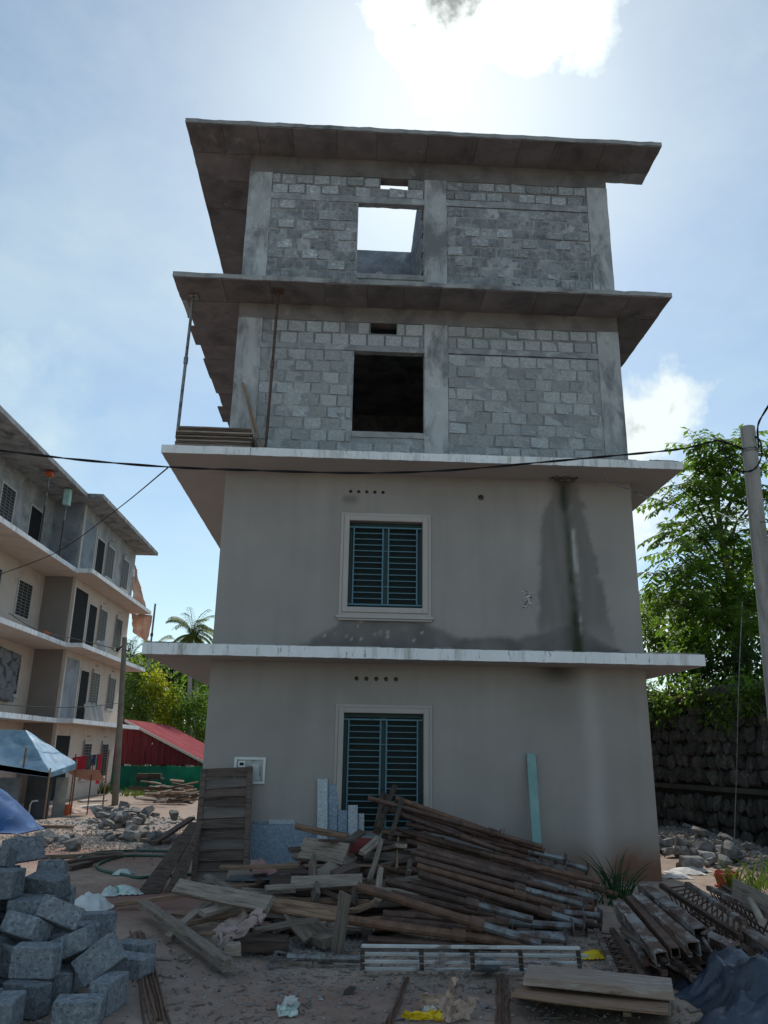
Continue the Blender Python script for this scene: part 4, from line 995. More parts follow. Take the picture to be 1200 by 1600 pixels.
for t in ts:
    for s in ss:
        p = wpt(s, WH, -.10 - t); p.z = WH - .06 + .10 * noise.noise(V((s * .8, t * .8, 3))) + .02 * t + .5 * sst(1, 8, t); hb.v.append(p)
k = len(ss)
hb.f = [(j * k + i, j * k + i + 1, (j + 1) * k + i + 1, (j + 1) * k + i) for j in range(len(ts) - 1) for i in range(k - 1)]
hb.build('hillside', M('leafy_bank_soil', (.06, .055, .035), .95, .4, 2, .6, 10, rnd=0), kind='structure', smooth=True, fixn=True)

# ---------------------------------------------------------------- plants
def leafmat(name, c, t=.45, rough=.5): return M(name, c, rough, .35, 1.3, 0, rnd=.06, transl=t, spec=.4, c2=(c[0] * 1.5, c[1] * 1.35, c[2] * 1.2), c2s=.9, c2t=(.52, .66))
LEAF = leafmat('green_leaf', (.11, .20, .035), .6); LEAFY = leafmat('yellow_green_leaf', (.33, .36, .03), .6); LEAFD = leafmat('dark_leaf', (.045, .085, .026), .4); LEAFL = leafmat('light_leaf', (.14, .22, .06), .55); LEAFP = leafmat('palm_leaf', (.12, .16, .04), .5); LEAFB = leafmat('broad_leaf', (.12, .22, .04), .6, .4)
GRASS = leafmat('grass_blade', (.09, .15, .03), .4); DRYG = leafmat('dry_grass', (.20, .15, .085), .3)
BARK = M('grey_brown_bark', (.15, .125, .10), .95, .3, 5, .8, 20, rnd=.1); PALMT = M('pale_palm_trunk', (.38, .35, .31), .9, .2, 5, .4, 14, rnd=.08)
def leaf(m, p, d, n, L_, w):
    """folded leaf: 4 triangles"""
    d = d.normalized(); s = d.cross(n)
    if s.length < 1e-3: s = d.cross(V((1, 0, 0)))
    s.normalize(); n = s.cross(d); b = len(m.v)
    m.v += [p, p + d * L_ * .5 + s * w * .5 + n * w * .12, p + d * L_ - n * L_ * .10, p + d * L_ * .5 - s * w * .5 + n * w * .12, p + d * L_ * .55 - n * w * .05]
    m.f += [(b, b + 4, b + 1), (b + 1, b + 4, b + 2), (b, b + 3, b + 4), (b + 3, b + 2, b + 4)]
def rv(r): return V((r.gauss(0, 1), r.gauss(0, 1), r.gauss(0, 1))).normalized()
def spray(m, tw, p, d, L_, n, ls, r, droop=.35):
    """compound leaf: a stalk with paired leaflets"""
    q = p.copy(); dd = d.normalized(); pts = [q.copy()]
    for i in range(n):
        q = q + dd * (L_ / n); dd = (dd + V((0, 0, -droop / n))).normalized(); pts.append(q.copy())
        sd = dd.cross(V((0, 0, 1)));
        if sd.length < .1: sd = V((1, 0, 0))
        sd.normalize()
        for sgn in (-1, 1):
            leaf(m, q, (sd * sgn + dd * .45 + V((0, 0, -.25 - r.random() * .35))), V((0, 0, 1)) + rv(r) * .35, ls * r.uniform(.75, 1.15), ls * .46)
    leaf(m, q, dd, V((0, 0, 1)), ls, ls * .45)
    tw.tube(pts, .006, 4, False)
def tree(name, label, base, trunk_top, blobs, nclump, per, ls, mat, r0, seed, group=None, squash=.8, cat='tree'):
    """tapered trunk, limbs to every lobe, crown of leaf clumps scattered through uneven lobes"""
    r = random.Random(seed); o = thing(name, label, cat, base, group); base, tt = V(base), V(trunk_top)
    t = MB(); mid = base.lerp(tt, .5) + rv(r) * .08 * (tt - base).length
    t.tube([base - V((0, 0, .2)), mid, tt], [r0, r0 * .8, r0 * .6], 8)
    cr = MB()
    for c, rad in blobs:
        c = V(c); j = base.lerp(tt, r.uniform(.65, 1)); m2 = j.lerp(c, .5) + V((0, 0, .12 * (c - j).length))
        t.tube([j, m2, c], [r0 * .45, r0 * .28, r0 * .08], 5)
        for _ in range(max(2, int(nclump * rad * rad))):
            d = rv(r); rr = rad * (r.random() ** .45) * (1 + .3 * noise.noise(d * 2 + c)); cc = c + V((d.x * rr, d.y * rr, d.z * rr * squash)); cs = ls * r.uniform(1.1, 2.4)
            t.tube([c.lerp(cc, .3), cc], [.012, .005], 3, False)
            for _ in range(per):
                e = rv(r); p = cc + e * cs * r.random() ** .5
                leaf(cr, p, e + V((0, 0, -.35)) + rv(r) * .5, V((0, 0, 1)) + rv(r) * .7, ls * r.uniform(.6, 1.2), ls * r.uniform(.38, .55))
    t.build('trunk', BARK, o); cr.build('crown', mat, o); return o
def palm(name, label, base, top, nf, fl, r0, seed, mat=None, ls=.5, group=None):
    r = random.Random(seed); o = thing(name, label, 'palm', base, group); base, top = V(base), V(top)
    mid = base.lerp(top, .5) + V((r.uniform(-.2, .2), 0, 0)); m = MB(); pts = []; rad = []
    for i in range(13):
        t = i / 12; p = base.lerp(mid, t * 2) if t < .5 else mid.lerp(top, t * 2 - 1); pts.append(p); rad.append(r0 * (1.2 - .5 * t) * (1.06 if i % 2 else 1))
    m.tube(pts, rad, 8).build('trunk', PALMT, o); cr = MB()
    for k in range(nf):
        a = k * 2.399 + r.uniform(-.3, .3); el = r.uniform(-.6, 1.4); d = V((math.cos(a) * math.cos(el), math.sin(a) * math.cos(el), math.sin(el))); p = top.copy(); n = 12; pts = [p.copy()]
        for i in range(n):
            p = p + d * (fl / n); d = (d + V((0, 0, -.16))).normalized(); pts.append(p.copy()); sd = d.cross(V((0, 0, 1)))
            if sd.length < .05: sd = V((1, 0, 0))
            sd.normalize(); w = ls * (1 - .6 * abs(i / n - .35))
            for q in range(2):
                for sg in (-1, 1): leaf(cr, p - d * (fl / n) * q * .5, sd * sg + d * .6 + V((0, 0, -.45 + r.uniform(-.15, .15))), V((0, 0, 1)), w, .075 * fl / 2)
        cr.tube(pts, .02, 4, False)
    cr.build('crown', mat or LEAFP, o); return o

# near tree above the wall: long limbs carrying drooping compound leaves
rt = random.Random(31)
TB = wpt(3.6, WH, -3.0); TB.z = 3.2
NT = thing('compound_leaf_tree', 'spreading tree with drooping compound leaves above the stone wall', 'tree', TB)
tw = MB(); lv = MB()
top = TB + V((-.2, 0, 5.6)); tw.tube([TB - V((0, 0, .3)), TB + V((.1, 0, 2)), TB + V((-.1, .1, 4)), top], [.17, .14, .10, .05], 8)
targets = [(1045, 785, 6.0), (1060, 760, 6.4), (1055, 868, 5.6), (1022, 893, 5.5), (1030, 931, 5.8), (1085, 700, 7.0), (1112, 688, 6.5), (1150, 690, 7.2), (1190, 700, 7.0), (1048, 835, 5.2), (1090, 760, 6.2), (1120, 740, 6.6), (1155, 760, 7), (1190, 770, 6.6), (1085, 830, 6), (1120, 820, 6.5), (1150, 830, 5.8), (1190, 850, 6), (1075, 900, 5.5), (1110, 890, 6), (1145, 900, 6.5), (1185, 920, 5.8), (1055, 945, 5.6), (1090, 950, 6), (1130, 955, 5.6), (1170, 975, 5.4), (1210, 720, 6.6), (1220, 820, 6), (1230, 900, 6), (1060, 920, 6.2), (1100, 720, 6.8), (1135, 700, 6.4)]
for (u, v, y) in targets:
    e = on_y(u, v, y); j = TB.lerp(top, min(1, max(.25, (e.z - 1.2 - TB.z) / 5.6))); m = j.lerp(e, .55) + V((0, 0, .35)); pts = []
    for i in range(9):
        t = i / 8; pts.append(j * (1 - t) ** 2 + m * 2 * t * (1 - t) + e * t * t + rv(rt) * .03)
    tw.tube(pts, [.05 - .044 * i / 8 for i in range(9)], 5)
    for i in range(3, 9):
        nsp = 3 if i < 8 else 6
        for _ in range(nsp):
            d = (pts[min(i + 1, 8)] - pts[i - 1]).normalized() * .6 + rv(rt) * .9; d.z = d.z * .5 + .05
            spray(lv, tw, pts[i] + rv(rt) * .06, d, rt.uniform(.5, .85), rt.randint(4, 7), rt.uniform(.17, .27), rt, .7)
tw.build('trunk', BARK, NT); lv.build('crown', LEAF, NT)
# dense growth behind and below it
def blobs_at(lst, y): return [(on_y(u, v, y + dy), r) for (u, v, r, dy) in lst]
b0 = wpt(5.5, WH, -4.2)
tree('leafy_tree', 'dense green tree behind the compound leaf tree, at the right edge', (b0.x + .8, b0.y + 1, 3.1), (b0.x + .8, b0.y + 1, 5.2), blobs_at([(1130, 1000, .9, 0), (1170, 940, 1.0, .5), (1200, 860, 1.1, .5), (1160, 880, .9, 1), (1120, 940, .8, 0.6), (1205, 1000, 1.0, 0), (1090, 990, .7, .2)], 8.0), 26, 18, .20, LEAF, .14, 5)
for i, (u, v, y, rad, mt, lab) in enumerate(((1040, 985, 9.5, .75, LEAFL, 'sunlit yellow green bush on the bank just past the building corner'), (1085, 1000, 8.2, .75, LEAFB, 'bright green bush on the bank above the ledge end'), (1060, 1035, 7.2, .55, LEAFB, 'low leafy bush at the wall top behind the ledge end'), (1120, 1045, 6.4, .6, LEAFD, 'dark bush hanging over the middle of the stone wall top'), (1170, 1040, 5.6, .65, LEAFD, 'dark bush on the wall top beside the right pole'), (1210, 1075, 5.0, .5, LEAF, 'green bush at the wall top behind the right pole'), (1028, 950, 12.5, .9, LEAFL, 'hazy pale green bush farthest along the bank'))):
    c = on_y(u, v, y); b = V((c.x + .1, c.y + .1, WH + .0))
    tree('bank_bush', lab, b, b.lerp(c, .6), [(c + V((rw.uniform(-.8, .8), rw.uniform(-.5, .5), rw.uniform(-.6, .35))) * rad, rad * rw.uniform(.6, .85)) for _ in range(6)], 46, 14, .17, mt, .04, 40 + i, 'bushes on the bank', cat='bush')
for i, (s_, z_, lab) in enumerate(((.2, 2.75, 'creeper hanging over the stone wall behind the right pole'), (1.4, 2.8, 'creeper draped over the middle of the stone wall top'), (2.6, 2.75, 'creeper draped over the wall top nearer the building'), (3.8, 2.85, 'creeper at the wall top below the ledge end'))):
    c = wpt(s_, z_, .05); b = wpt(s_, WH - .05, -.3)
    tree('hanging_creeper', lab, b, b.lerp(c, .6), [(wpt(s_ + rw.uniform(-.5, .5), z_ + rw.uniform(-.25, .4), rw.uniform(-.05, .16)), rw.uniform(.22, .38)) for _ in range(8)], 110, 12, .13, LEAF if i % 2 else LEAFB, .02, 140 + i, 'creepers over the stone wall', cat='creeper')
def blades(m, p, n, h, w, r, lean=.8, droop=.6, dirb=None):
    for _ in range(n):
        a = r.uniform(0, 6.28); d = V((math.cos(a) * lean * r.random(), math.sin(a) * lean * r.random(), 1)).normalized()
        if dirb is not None: d = (d + V(dirb)).normalized()
        q = V(p) + V((r.gauss(0, .04), r.gauss(0, .04), 0)); L_ = h * r.uniform(.5, 1.15); sd = d.cross(V((math.sin(a), -math.cos(a), .2))).normalized(); b = len(m.v); k = 5
        for i in range(k + 1):
            t = i / k; ww = w * (1 - t) ** .6; m.v += [q + sd * ww * .5, q - sd * ww * .5]
            q = q + d * L_ / k; d = (d + V((math.cos(a), math.sin(a), 0)) * droop * .12 + V((0, 0, -droop * .22))).normalized()
        m.f += [(b + 2 * i, b + 2 * i + 1, b + 2 * i + 3, b + 2 * i + 2) for i in range(k)]
gm = MB(); gd = MB()
for i in range(260):
    s = rw.uniform(-2, 9); p = wpt(s, WH - .05, rw.uniform(-.35, .06)); dry = 1.2 < s < 2.9 and rw.random() < .7 or (4.2 < s < 5.4 and rw.random() < .6)
    blades(gd if dry else gm, p, 9, rw.uniform(.25, .6), .022, rw, 1.0, 1.5, (WN * .55 + V((0, 0, -.15))))
gm.build('bank_grass', GRASS, label='green grass hanging over the top of the stone wall', cat='grass', kind='stuff')
gd.build('dry_bank_grass', DRYG, label='dry brown grass hanging over the top of the stone wall', cat='grass', kind='stuff')
def tuft(u, v, n, h, w, mat, label, name='grass_tuft', spread=.12, n2=1):
    p = on_g(u, v); m = MB()
    for _ in range(n2):
        q = V((p.x + rw.gauss(0, spread), p.y + rw.gauss(0, spread * .6), 0)); q.z = gz(q.x, q.y) - .02; blades(m, q, n, h, w, rw, .55, .75)
    return m.build(name, mat, label=label, cat='plant', loc=p)
tuft(956, 1402, 7, .62, .028, leafmat('deep_green_blade', (.022, .06, .022), .3), 'tall dark green grass clump growing against the building corner', n2=6)
tuft(940, 1410, 6, .35, .022, leafmat('deep_green_blade', (.022, .06, .022), .3), 'low dark grass clump at the ends of the steel props', n2=5, spread=.16)
tuft(1180, 1392, 10, .5, .035, GRASS, 'leafy green strap plant behind the lattice girders at the right', n2=9, spread=.3)
tuft(1078, 1316, 8, .3, .03, GRASS, 'small green plant at the foot of the stone wall', n2=4, spread=.12)
tuft(165, 1240, 8, .7, .04, leafmat('yard_weed', (.05, .08, .025), .3), 'weeds growing at the foot of the long house corner', n2=10, spread=.35)
tuft(232, 1243, 8, .45, .04, GRASS, 'grass growing in front of the green net fence', n2=26, spread=.8)

# trees beyond the shed
ft = 'trees beyond the red shed'
def far(u, v, y, z=-.4): p = on_y(u, v, y); return V((p.x, y, z)), p
for i, (nm, lab, u, v, y, lobes, mt, ls, ncl) in enumerate((
    ('leafy_tree', 'broad mid green tree behind the red shed beside the slender pole', 215, 1080, 47, [(205, 1075, 1.7, 0), (225, 1050, 1.4, 1), (235, 1100, 1.6, -.5), (200, 1110, 1.6, 0), (222, 1122, 1.5, 0), (210, 1045, 1.1, .5)], LEAFL, .30, 9),
    ('leafy_tree', 'bright yellow green tree behind the red shed roof', 252, 1100, 46, [(250, 1080, 1.0, 0), (258, 1105, 1.2, 0), (262, 1128, 1.1, 0), (243, 1060, .8, 0), (236, 1075, .8, 0)], LEAFY, .26, 16),
    ('leafy_tree', 'dark green tall tree behind the yellow green tree', 272, 1060, 56, [(262, 1050, 2.0, 0), (280, 1060, 2.0, 1), (270, 1090, 2.2, 0), (300, 1075, 2.0, 1), (250, 1040, 1.5, 1), (318, 1060, 1.8, 0), (325, 1100, 2.0, 0)], LEAFD, .34, 8),
    ('leafy_tree', 'loose pale tree between the palm trunks and the main building', 310, 1120, 45.5, [(300, 1100, 1.2, 0), (315, 1125, 1.3, 0), (322, 1155, 1.2, 0), (285, 1115, 1.2, 0), (280, 1140, 1.1, 0), (275, 1085, 1.0, 1), (322, 1090, .9, 0)], LEAF, .25, 11),
    ('leafy_tree', 'dark tree at the far end of the long house behind its ledges', 190, 1075, 58, [(190, 1070, 2.2, 0), (200, 1090, 2.4, 0), (180, 1050, 1.8, 0), (212, 1060, 1.8, 0)], LEAFD, .34, 7))):
    b, p = far(u, 1180, y)
    tree(nm, lab, b, b.lerp(p + V((0, 0, (1180 - v) / 1255 * (y + 12))), .75), [(on_y(a, c, y + dy), r_) for a, c, r_, dy in lobes], ncl * 2.2, 13, ls * 1.15, mt, .16, 60 + i, ft)
for i, (u, v, y, nf, fl, lab, mt) in enumerate(((300, 992, 46, 40, 2.3, 'tallest palm with a pale trunk rising beyond the red shed', LEAFP), (236, 1024, 52, 30, 2.4, 'palm with a low spreading crown between the long house and the ledge', LEAFP), (204, 1030, 56, 26, 2.4, 'palm half hidden behind the far end of the long house', LEAFD), (306, 1050, 50, 12, 2.0, 'slim palm close behind the pale palm trunk', LEAF))):
    p = on_y(u, v, y); b = on_y(u - 3, 1180, y)
    palm('palm_tree', lab, (b.x, y, -.4), p, nf, fl, .17, 80 + i, mt, .55, ft)
fb = MB(); rr = random.Random(12)
for _ in range(5200):
    x = rr.uniform(-40, 30); y = rr.uniform(66, 74); h = 4.5 + 2.6 * noise.noise(V((x * .25, 0, 5))); z = rr.uniform(-.4, h)
    leaf(fb, V((x, y, z)), rv(rr), V((0, -1, .5)) + rv(rr) * .6, rr.uniform(.8, 1.4), .8)
fb.build('far_wood', LEAFD, label='dark wood closing the view far behind the shed', cat='wood', kind='stuff')
# ---------------------------------------------------------------- timber, props and steel in front of the building
def cA(a, b): return 180 + a / 2.7273, 1160 + b / 2.7273
def cB(a, b): return 440 + a / 2.2222, 1180 + b / 2.2222
def cC(a, b): return 760 + a / 2.7273, 1300 + b / 2.7273
def cD(a, b): return a / 4.4444, 1240 + b / 4.4444
rp = random.Random(17)
def plank_mesh(name, L_, w, t, mat, r, warp=.012, split=False):
    m = MB(); n = max(2, int(L_ / .25)); c1, c2 = r.uniform(-1, 1), r.uniform(-1, 1); ch = min(w, t) * .12
    prof = [(-w / 2 + ch, -t / 2), (w / 2 - ch, -t / 2), (w / 2, -t / 2 + ch), (w / 2, t / 2 - ch), (w / 2 - ch, t / 2), (-w / 2 + ch, t / 2), (-w / 2, t / 2 - ch), (-w / 2, -t / 2 + ch)]
    for i in range(n + 1):
        s = i / n; oy = warp * c1 * math.sin(s * 3.1); oz = warp * c2 * math.sin(s * 3.1 + .4)
        for k, (a, b) in enumerate(prof):
            dx = 0
            if i in (0, n): dx = r.uniform(-.012, .012) + (r.uniform(-.03, .03) if split else 0)
            m.v.append(V((s * L_ + dx, a + oy + r.uniform(-.0025, .0025), b + oz + r.uniform(-.0025, .0025))))
    for i in range(n):
        for k in range(8): q = i * 8; m.f.append((q + k, q + (k + 1) % 8, q + 8 + (k + 1) % 8, q + 8 + k))
    m.f.append(tuple(reversed(range(8)))); m.f.append(tuple(n * 8 + k for k in range(8)))
    me = bpy.data.meshes.new(name); me.from_pydata([tuple(p) for p in m.v], [], m.f); me.materials.append(mat); return me
def plank(p0, p1, w, t, mat, label, roll=0.0, name='plank', group=None, cat='plank', up=(0, 0, 1)):
    L_ = (V(p1) - V(p0)).length; me = plank_mesh(name, L_, w, t, mat, rp)
    return inst(name, me, None, mw=frame_mat(p0, p1, roll, up), label=label, cat=cat, group=group)
GT = 'planks in the timber heap'
ANON = 'weathered plank in the tangled timber heap left of the steel props'
def P3(c, z): return on_z(c[0], c[1], z + 0.0)
# (crop points, z at both ends, width m, thickness, material, roll, label)
TL = [
 (cA(118, 690), cA(480, 950), .13, .10, .105, .085, WOOD, 0, 'thick scarred timber beam lying nearest the camera at the left of the heap', 'timber_beam'),
 (cA(262, 612), cA(660, 690), .36, .36, .15, .05, WOOD, .9, 'long board with pale scuff marks lying across the left of the heap', 'plank'),
 (cA(640, 690), cA(955, 735), .33, .30, .13, .05, WOODR, .9, 'long brown board continuing across the middle of the heap', 'plank'),
 (cA(0, 690), cA(320, 645), .06, .16, .08, .04, WOODR, 0, 'thin brown batten on the ground left of the heap', 'plank'),
 (cA(220, 838), cA(415, 672), .05, .24, .09, .05, WOOD, 0, 'short plank propped up behind the scarred beam', 'plank'),
 (cA(290, 775), cA(610, 700), .12, .22, .07, .04, WOODR, 0, None, 'plank'),
 (cA(452, 528), cA(785, 526), .50, .52, .11, .03, WOODR, 0, 'flat reddish board lying in front of the granite plinth', 'plank'),
 (cA(770, 357), cA(990, 402), .80, .70, .08, .06, WOODR, .3, 'brown squared batten sticking out level with the granite strips', 'plank'),
 (cA(797, 450), cA(985, 478), .62, .60, .24, .035, WOOD, 1.1, 'wide grey board on edge in front of the granite plinth', 'plank'),
 (cA(865, 575), cA(1005, 480), .42, .55, .17, .05, WOOD, .6, 'short thick grey plank tilted up to the right', 'plank'),
 (cA(842, 495), cA(856, 662), .56, .30, .12, .04, WOOD, 1.2, 'short upright board with its foot in the heap', 'plank'),
 (cA(980, 640), cA(943, 898), .52, .03, .11, .045, WOOD, 1.4, 'pale upright plank standing at the front of the heap beside the props', 'plank'),
 (cA(1132, 425), cA(1080, 600), .82, .48, .09, .05, WOOD, 1.2, 'narrow grey plank leaning in the middle of the heap', 'plank'),
 (cA(1190, 195), cA(1120, 375), 1.22, .82, .10, .07, WOODD, 1.2, 'dark timber standing up at the top of the heap', 'plank'),
 (cA(1125, 130), cA(1145, 262), 1.36, 1.02, .10, .10, WOODD, .8, 'dark weathered log end at the very top of the heap', 'plank'),
 (cA(590, 803), cA(892, 747), .20, .26, .07, .035, WOOD, 0, None, 'plank'),
 (cA(742, 712), cA(835, 835), .30, .10, .15, .04, WOOD, .5, None, 'plank'),
 (cA(835, 795), cA(925, 850), .13, .10, .2, .09, WOOD, .2, 'stub of thick squared timber at the front of the heap', 'timber_beam'),
 (cA(500, 860), cA(735, 860), .09, .09, .16, .12, WOODD, .1, 'dark squared timber at the front foot of the heap', 'timber_beam'),
 (cA(390, 572), cA(535, 665), .36, .30, .08, .04, WOOD, 0, None, 'plank'),
 (cA(752, 602), cA(1050, 587), .40, .42, .13, .06, WOOD, 1.0, 'grey board lying level behind the upright boards', 'plank'),
 (cA(930, 572), cA(1032, 530), .45, .52, .11, .07, WOODD, .3, None, 'plank'),
 (cA(480, 580), cA(722, 570), .36, .40, .14, .02, M('blue_grey_sheet_metal', (.13, .15, .17), .5, .2, 4, .2, metal=.5), .2, 'blue grey metal strip lying in the timber heap', 'metal_strip'),
 (cA(640, 628), cA(762, 622), .38, .38, .1, .05, WOOD, .3, None, 'plank'),
 (cA(250, 735), cA(390, 750), .10, .14, .09, .04, WOODR, .1, None, 'plank'),
 (cA(370, 730), cA(490, 690), .22, .26, .10, .04, WOOD, .2, None, 'plank'),
 (cA(1130, 545), cA(1112, 690), .60, .35, .09, .05, WOOD, 1.3, None, 'plank'),
 (cA(1075, 790), cA(1070, 840), .14, .04, .09, .06, WOODD, 1.3, None, 'plank'),
 (cA(1020, 630), cA(1010, 700), .38, .25, .10, .06, WOODD, 1.2, None, 'plank'),
 (cB(412, 160), cB(382, 275), 1.10, .82, .13, .05, WOODD, 1.2, 'broad dark board end standing among the prop heads', 'plank'),
 (cB(345, 165), cB(325, 260), 1.08, .80, .09, .05, WOODD, 1.3, None, 'plank'),
 (cB(455, 115), cB(450, 160), 1.12, 1.0, .07, .03, WOODR, 1.3, None, 'plank'),
 (cB(330, 55), cB(345, 130), 1.42, 1.12, .085, .07, WOODD, .7, None, 'plank'),
 (cB(405, 290), cB(398, 395), .70, .45, .05, .02, WOODR, 1.3, None, 'plank'),
 (cB(445, 372), cB(440, 415), .50, .40, .10, .05, WOOD, 1.3, None, 'plank'),
 (cB(210, 320), cB(280, 265), .62, .74, .09, .04, WOOD, .4, None, 'plank'),
 (cB(280, 340), cB(340, 290), .62, .74, .09, .04, WOOD, .4, None, 'plank'),
]
for (c0, c1, z0, z1, w, t, mt, roll, lab, nm) in TL:
    p0, p1 = P3(c0, z0), P3(c1, z1)
    plank(p0, p1, w, t, mt, lab or ANON, roll, nm, GT if not lab else None, 'timber' if nm == 'timber_beam' else ('metal strip' if nm == 'metal_strip' else 'plank'))
RED = M('faded_red_ply', (.20, .045, .05), .7, .2, 4, .2, rnd=0)
a, b, c, d = P3(cB(225, 330), .62), P3(cB(310, 330), .62), P3(cB(330, 290), .74), P3(cB(265, 285), .76)
MB().add([a, b, c, d] + [q - V((0, 0, .03)) for q in (a, b, c, d)], [(0, 1, 2, 3), (7, 6, 5, 4), (0, 4, 5, 1), (1, 5, 6, 2), (2, 6, 7, 3), (3, 7, 4, 0)]).build('red_plywood', RED, label='small faded red board framed by planks in the heap', cat='board', loc=a)
# end cleat nailed to the near beam
p = P3(cA(470, 885), .17); q = P3(cA(530, 880), .17)
plank(p, q, .09, .09, WOOD, 'short cleat block lying on the end of the scarred beam', .1, 'timber_block', cat='block')
# the body of the heap
def hH(x, y): return .95 * math.exp(-((x - 2.7) / .95) ** 2 - ((y + 1.3) / 1.0) ** 2) + .33 * math.exp(-((x - 1.5) / .95) ** 2 - ((y + 2.0) / 1.1) ** 2) + .40 * math.exp(-((x - 2.3) / .8) ** 2 - ((y + 2.6) / .9) ** 2)
for i in range(125):
    x = rp.gauss(1.9, .75); y = rp.uniform(-3.6, -.55); h = hH(x, y)
    if h < .09: continue
    a = rp.gauss(.1, .55); L_ = rp.uniform(.6, 1.5); z = rp.uniform(.05, max(.07, h * .82)); dz = rp.uniform(-.06, .06)
    d = V((math.cos(a), math.sin(a), 0)) * L_ / 2
    p0 = V((x, y, z - dz)) - d; p1 = V((x, y, z + dz)) + d
    if max(p0.y, p1.y) > -.12: continue
    p0.z = min(p0.z, hH(p0.x, p0.y) + .10); p1.z = min(p1.z, hH(p1.x, p1.y) + .10)
    p0.z = max(p0.z, .05); p1.z = max(p1.z, .05)
    plank(p0, p1, rp.uniform(.06, .16), rp.uniform(.025, .06), rp.choice([WOOD, WOODD, WOODD, WOODR]), ANON, rp.uniform(-.6, .6), 'plank', GT)

# props: crop points, right-end height, y offset of left end, radius, left/right materials
GP = 'steel props in the heap'
PL = [
 ((300, 148), (905, 318), .62, .10, .026, RUST, 'rust', 'long thin rusty tube along the very top of the prop heap', False),
 ((395, 150), (912, 332), .52, .12, .030, RUST2, 'rust', None, False),
 ((425, 187), (1062, 398), .30, .20, .034, RUST, 'GALV', 'thick prop with a galvanised foot and square plate at the top right of the heap', True),
 ((432, 240), (985, 362), .42, .15, .028, RUST, 'GALV', None, True),
 ((470, 287), (1105, 440), .26, .15, .028, RUST2, 'rust', None, False),
 ((880, 405), (1166, 484), .10, .10, .026, RUST2, 'rust', 'bare rusty tube sticking out farthest to the right', False),
 ((470, 322), (1092, 500), .16, .15, .032, RUST, 'GALV', None, True),
 ((462, 362), (1045, 522), .22, .2, .030, RUST, 'GALV', None, True),
 ((470, 385), (1000, 535), .20, .2, .028, RUST2, 'rust', None, False),
 ((362, 437), (872, 572), .22, .2, .030, RUST, 'GALV', None, False),
 ((475, 412), (1048, 588), .12, .2, .032, RUST, 'GALV', None, True),
 ((262, 455), (898, 655), .10, .25, .034, RUST2, 'GALV', 'orange rusty prop slanting down across the front of the heap', False),
 ((352, 552), (1008, 596), .14, .1, .032, RUST, 'GALV', None, True),
 ((232, 572), (832, 655), .09, .15, .034, RUST2, 'rust', 'rusty prop lying lowest along the front of the heap', False),
 ((342, 572), (985, 640), .09, .12, .032, RUST, 'GALV', None, True),
 ((640, 515), (1105, 560), .14, .0, .032, RUST, 'GALV', None, True),
 ((560, 470), (1110, 600), .06, .2, .028, RUST, 'rust', None, False),
 ((420, 210), (760, 330), .60, .10, .024, RUST, 'rust', None, False),
 ((500, 600), (985, 628), .07, .1, .03, RUST, 'GALV', None, True),
 ((450, 335), (960, 470), .26, .2, .027, RUST, 'rust', None, False),
 ((420, 265), (900, 395), .40, .2, .027, RUST, 'rust', None, False),
 ((440, 300), (1040, 480), .20, .25, .028, RUST, 'rust', None, False),
 ((380, 480), (960, 610), .09, .3, .028, RUST, 'rust', None, False),
 ((450, 440), (1000, 560), .14, .3, .028, RUST, 'rust', None, False),
 ((300, 640), (760, 668), .05, .1, .028, RUST, 'rust', None, False),
 ((440, 395), (900, 500), .22, .4, .027, RUST, 'rust', None, False),
 ((460, 345), (930, 440), .30, .4, .027, RUST, 'rust', None, False),
]
for i in range(20):
    t = rp.random(); yv = 330 + t * 300
    PL.append(((rp.uniform(330, 520), 170 + t * 420 + rp.uniform(-20, 20)), (rp.uniform(880, 1090), 375 + t * 245 + rp.uniform(-12, 12)), .26 - .2 * t, .3 + rp.uniform(0, .25), rp.choice([.026, .03, .032]), rp.choice([RUST, RUST, RUST2]), rp.choice(['rust', 'rust', 'GALV']), None, rp.random() < .4))
for (l, r_, z2, dy, rad, mt, inn, lab, pl) in PL:
    p1 = on_z(*cB(*r_), z2); p0 = on_y(*cB(*l), min(-.35, p1.y + dy))
    rad *= 1.22
    if p0.z < rad: p0.z = rad
    site_prop(p0, p1, lab or 'rusty steel prop in the heap leaning below the window', None if lab else GP, rad, pl, mt, frac=rp.uniform(.62, .82), inner=inn, plate_r=.075)
p0 = on_z(*cB(445, 175), .95); p1 = on_z(*cB(265, 135), 1.1)
o = thing('prop_head', 'pale conical prop head pointing left at the top of the heap', 'prop', p1)
d = (p1 - p0).normalized(); MB().cyl(p0, p1, .022, n=8).build('tube', RUST, o); MB().cyl(p1 - d * .02, p1 + d * .10, .022, .085, n=10).build('cone', WHITEP, o)
p0 = on_z(*cB(395, 130), .98); p1 = on_z(*cB(440, 52), 1.25); MB().cyl(p0, p1, .008, n=6).build('steel_rod', RUST, label='thin rod standing up from the top of the heap before the window', cat='rod', loc=p0)
p0, p1 = on_g(*cB(275, 708), .06), on_g(*cB(20, 700), .06)
o = site_prop(p0, p1, 'single prop with a triangular foot lying at the front of the heap', None, .03, False, GALV)
d = (p1 - p0).normalized(); sd = V((d.y, -d.x, 0))
m = MB(); tip = p1 - d * .12
for s in (-1, 1): m.bar(tip, p1 + d * .12 + sd * s * .17 + V((0, 0, s * .02 - .02)), .03, .012)
m.bar(p1 + d * .12 - sd * .17 - V((0, 0, .04)), p1 + d * .12 + sd * .17, .03, .012); m.build('triangular_foot', GALV, o)

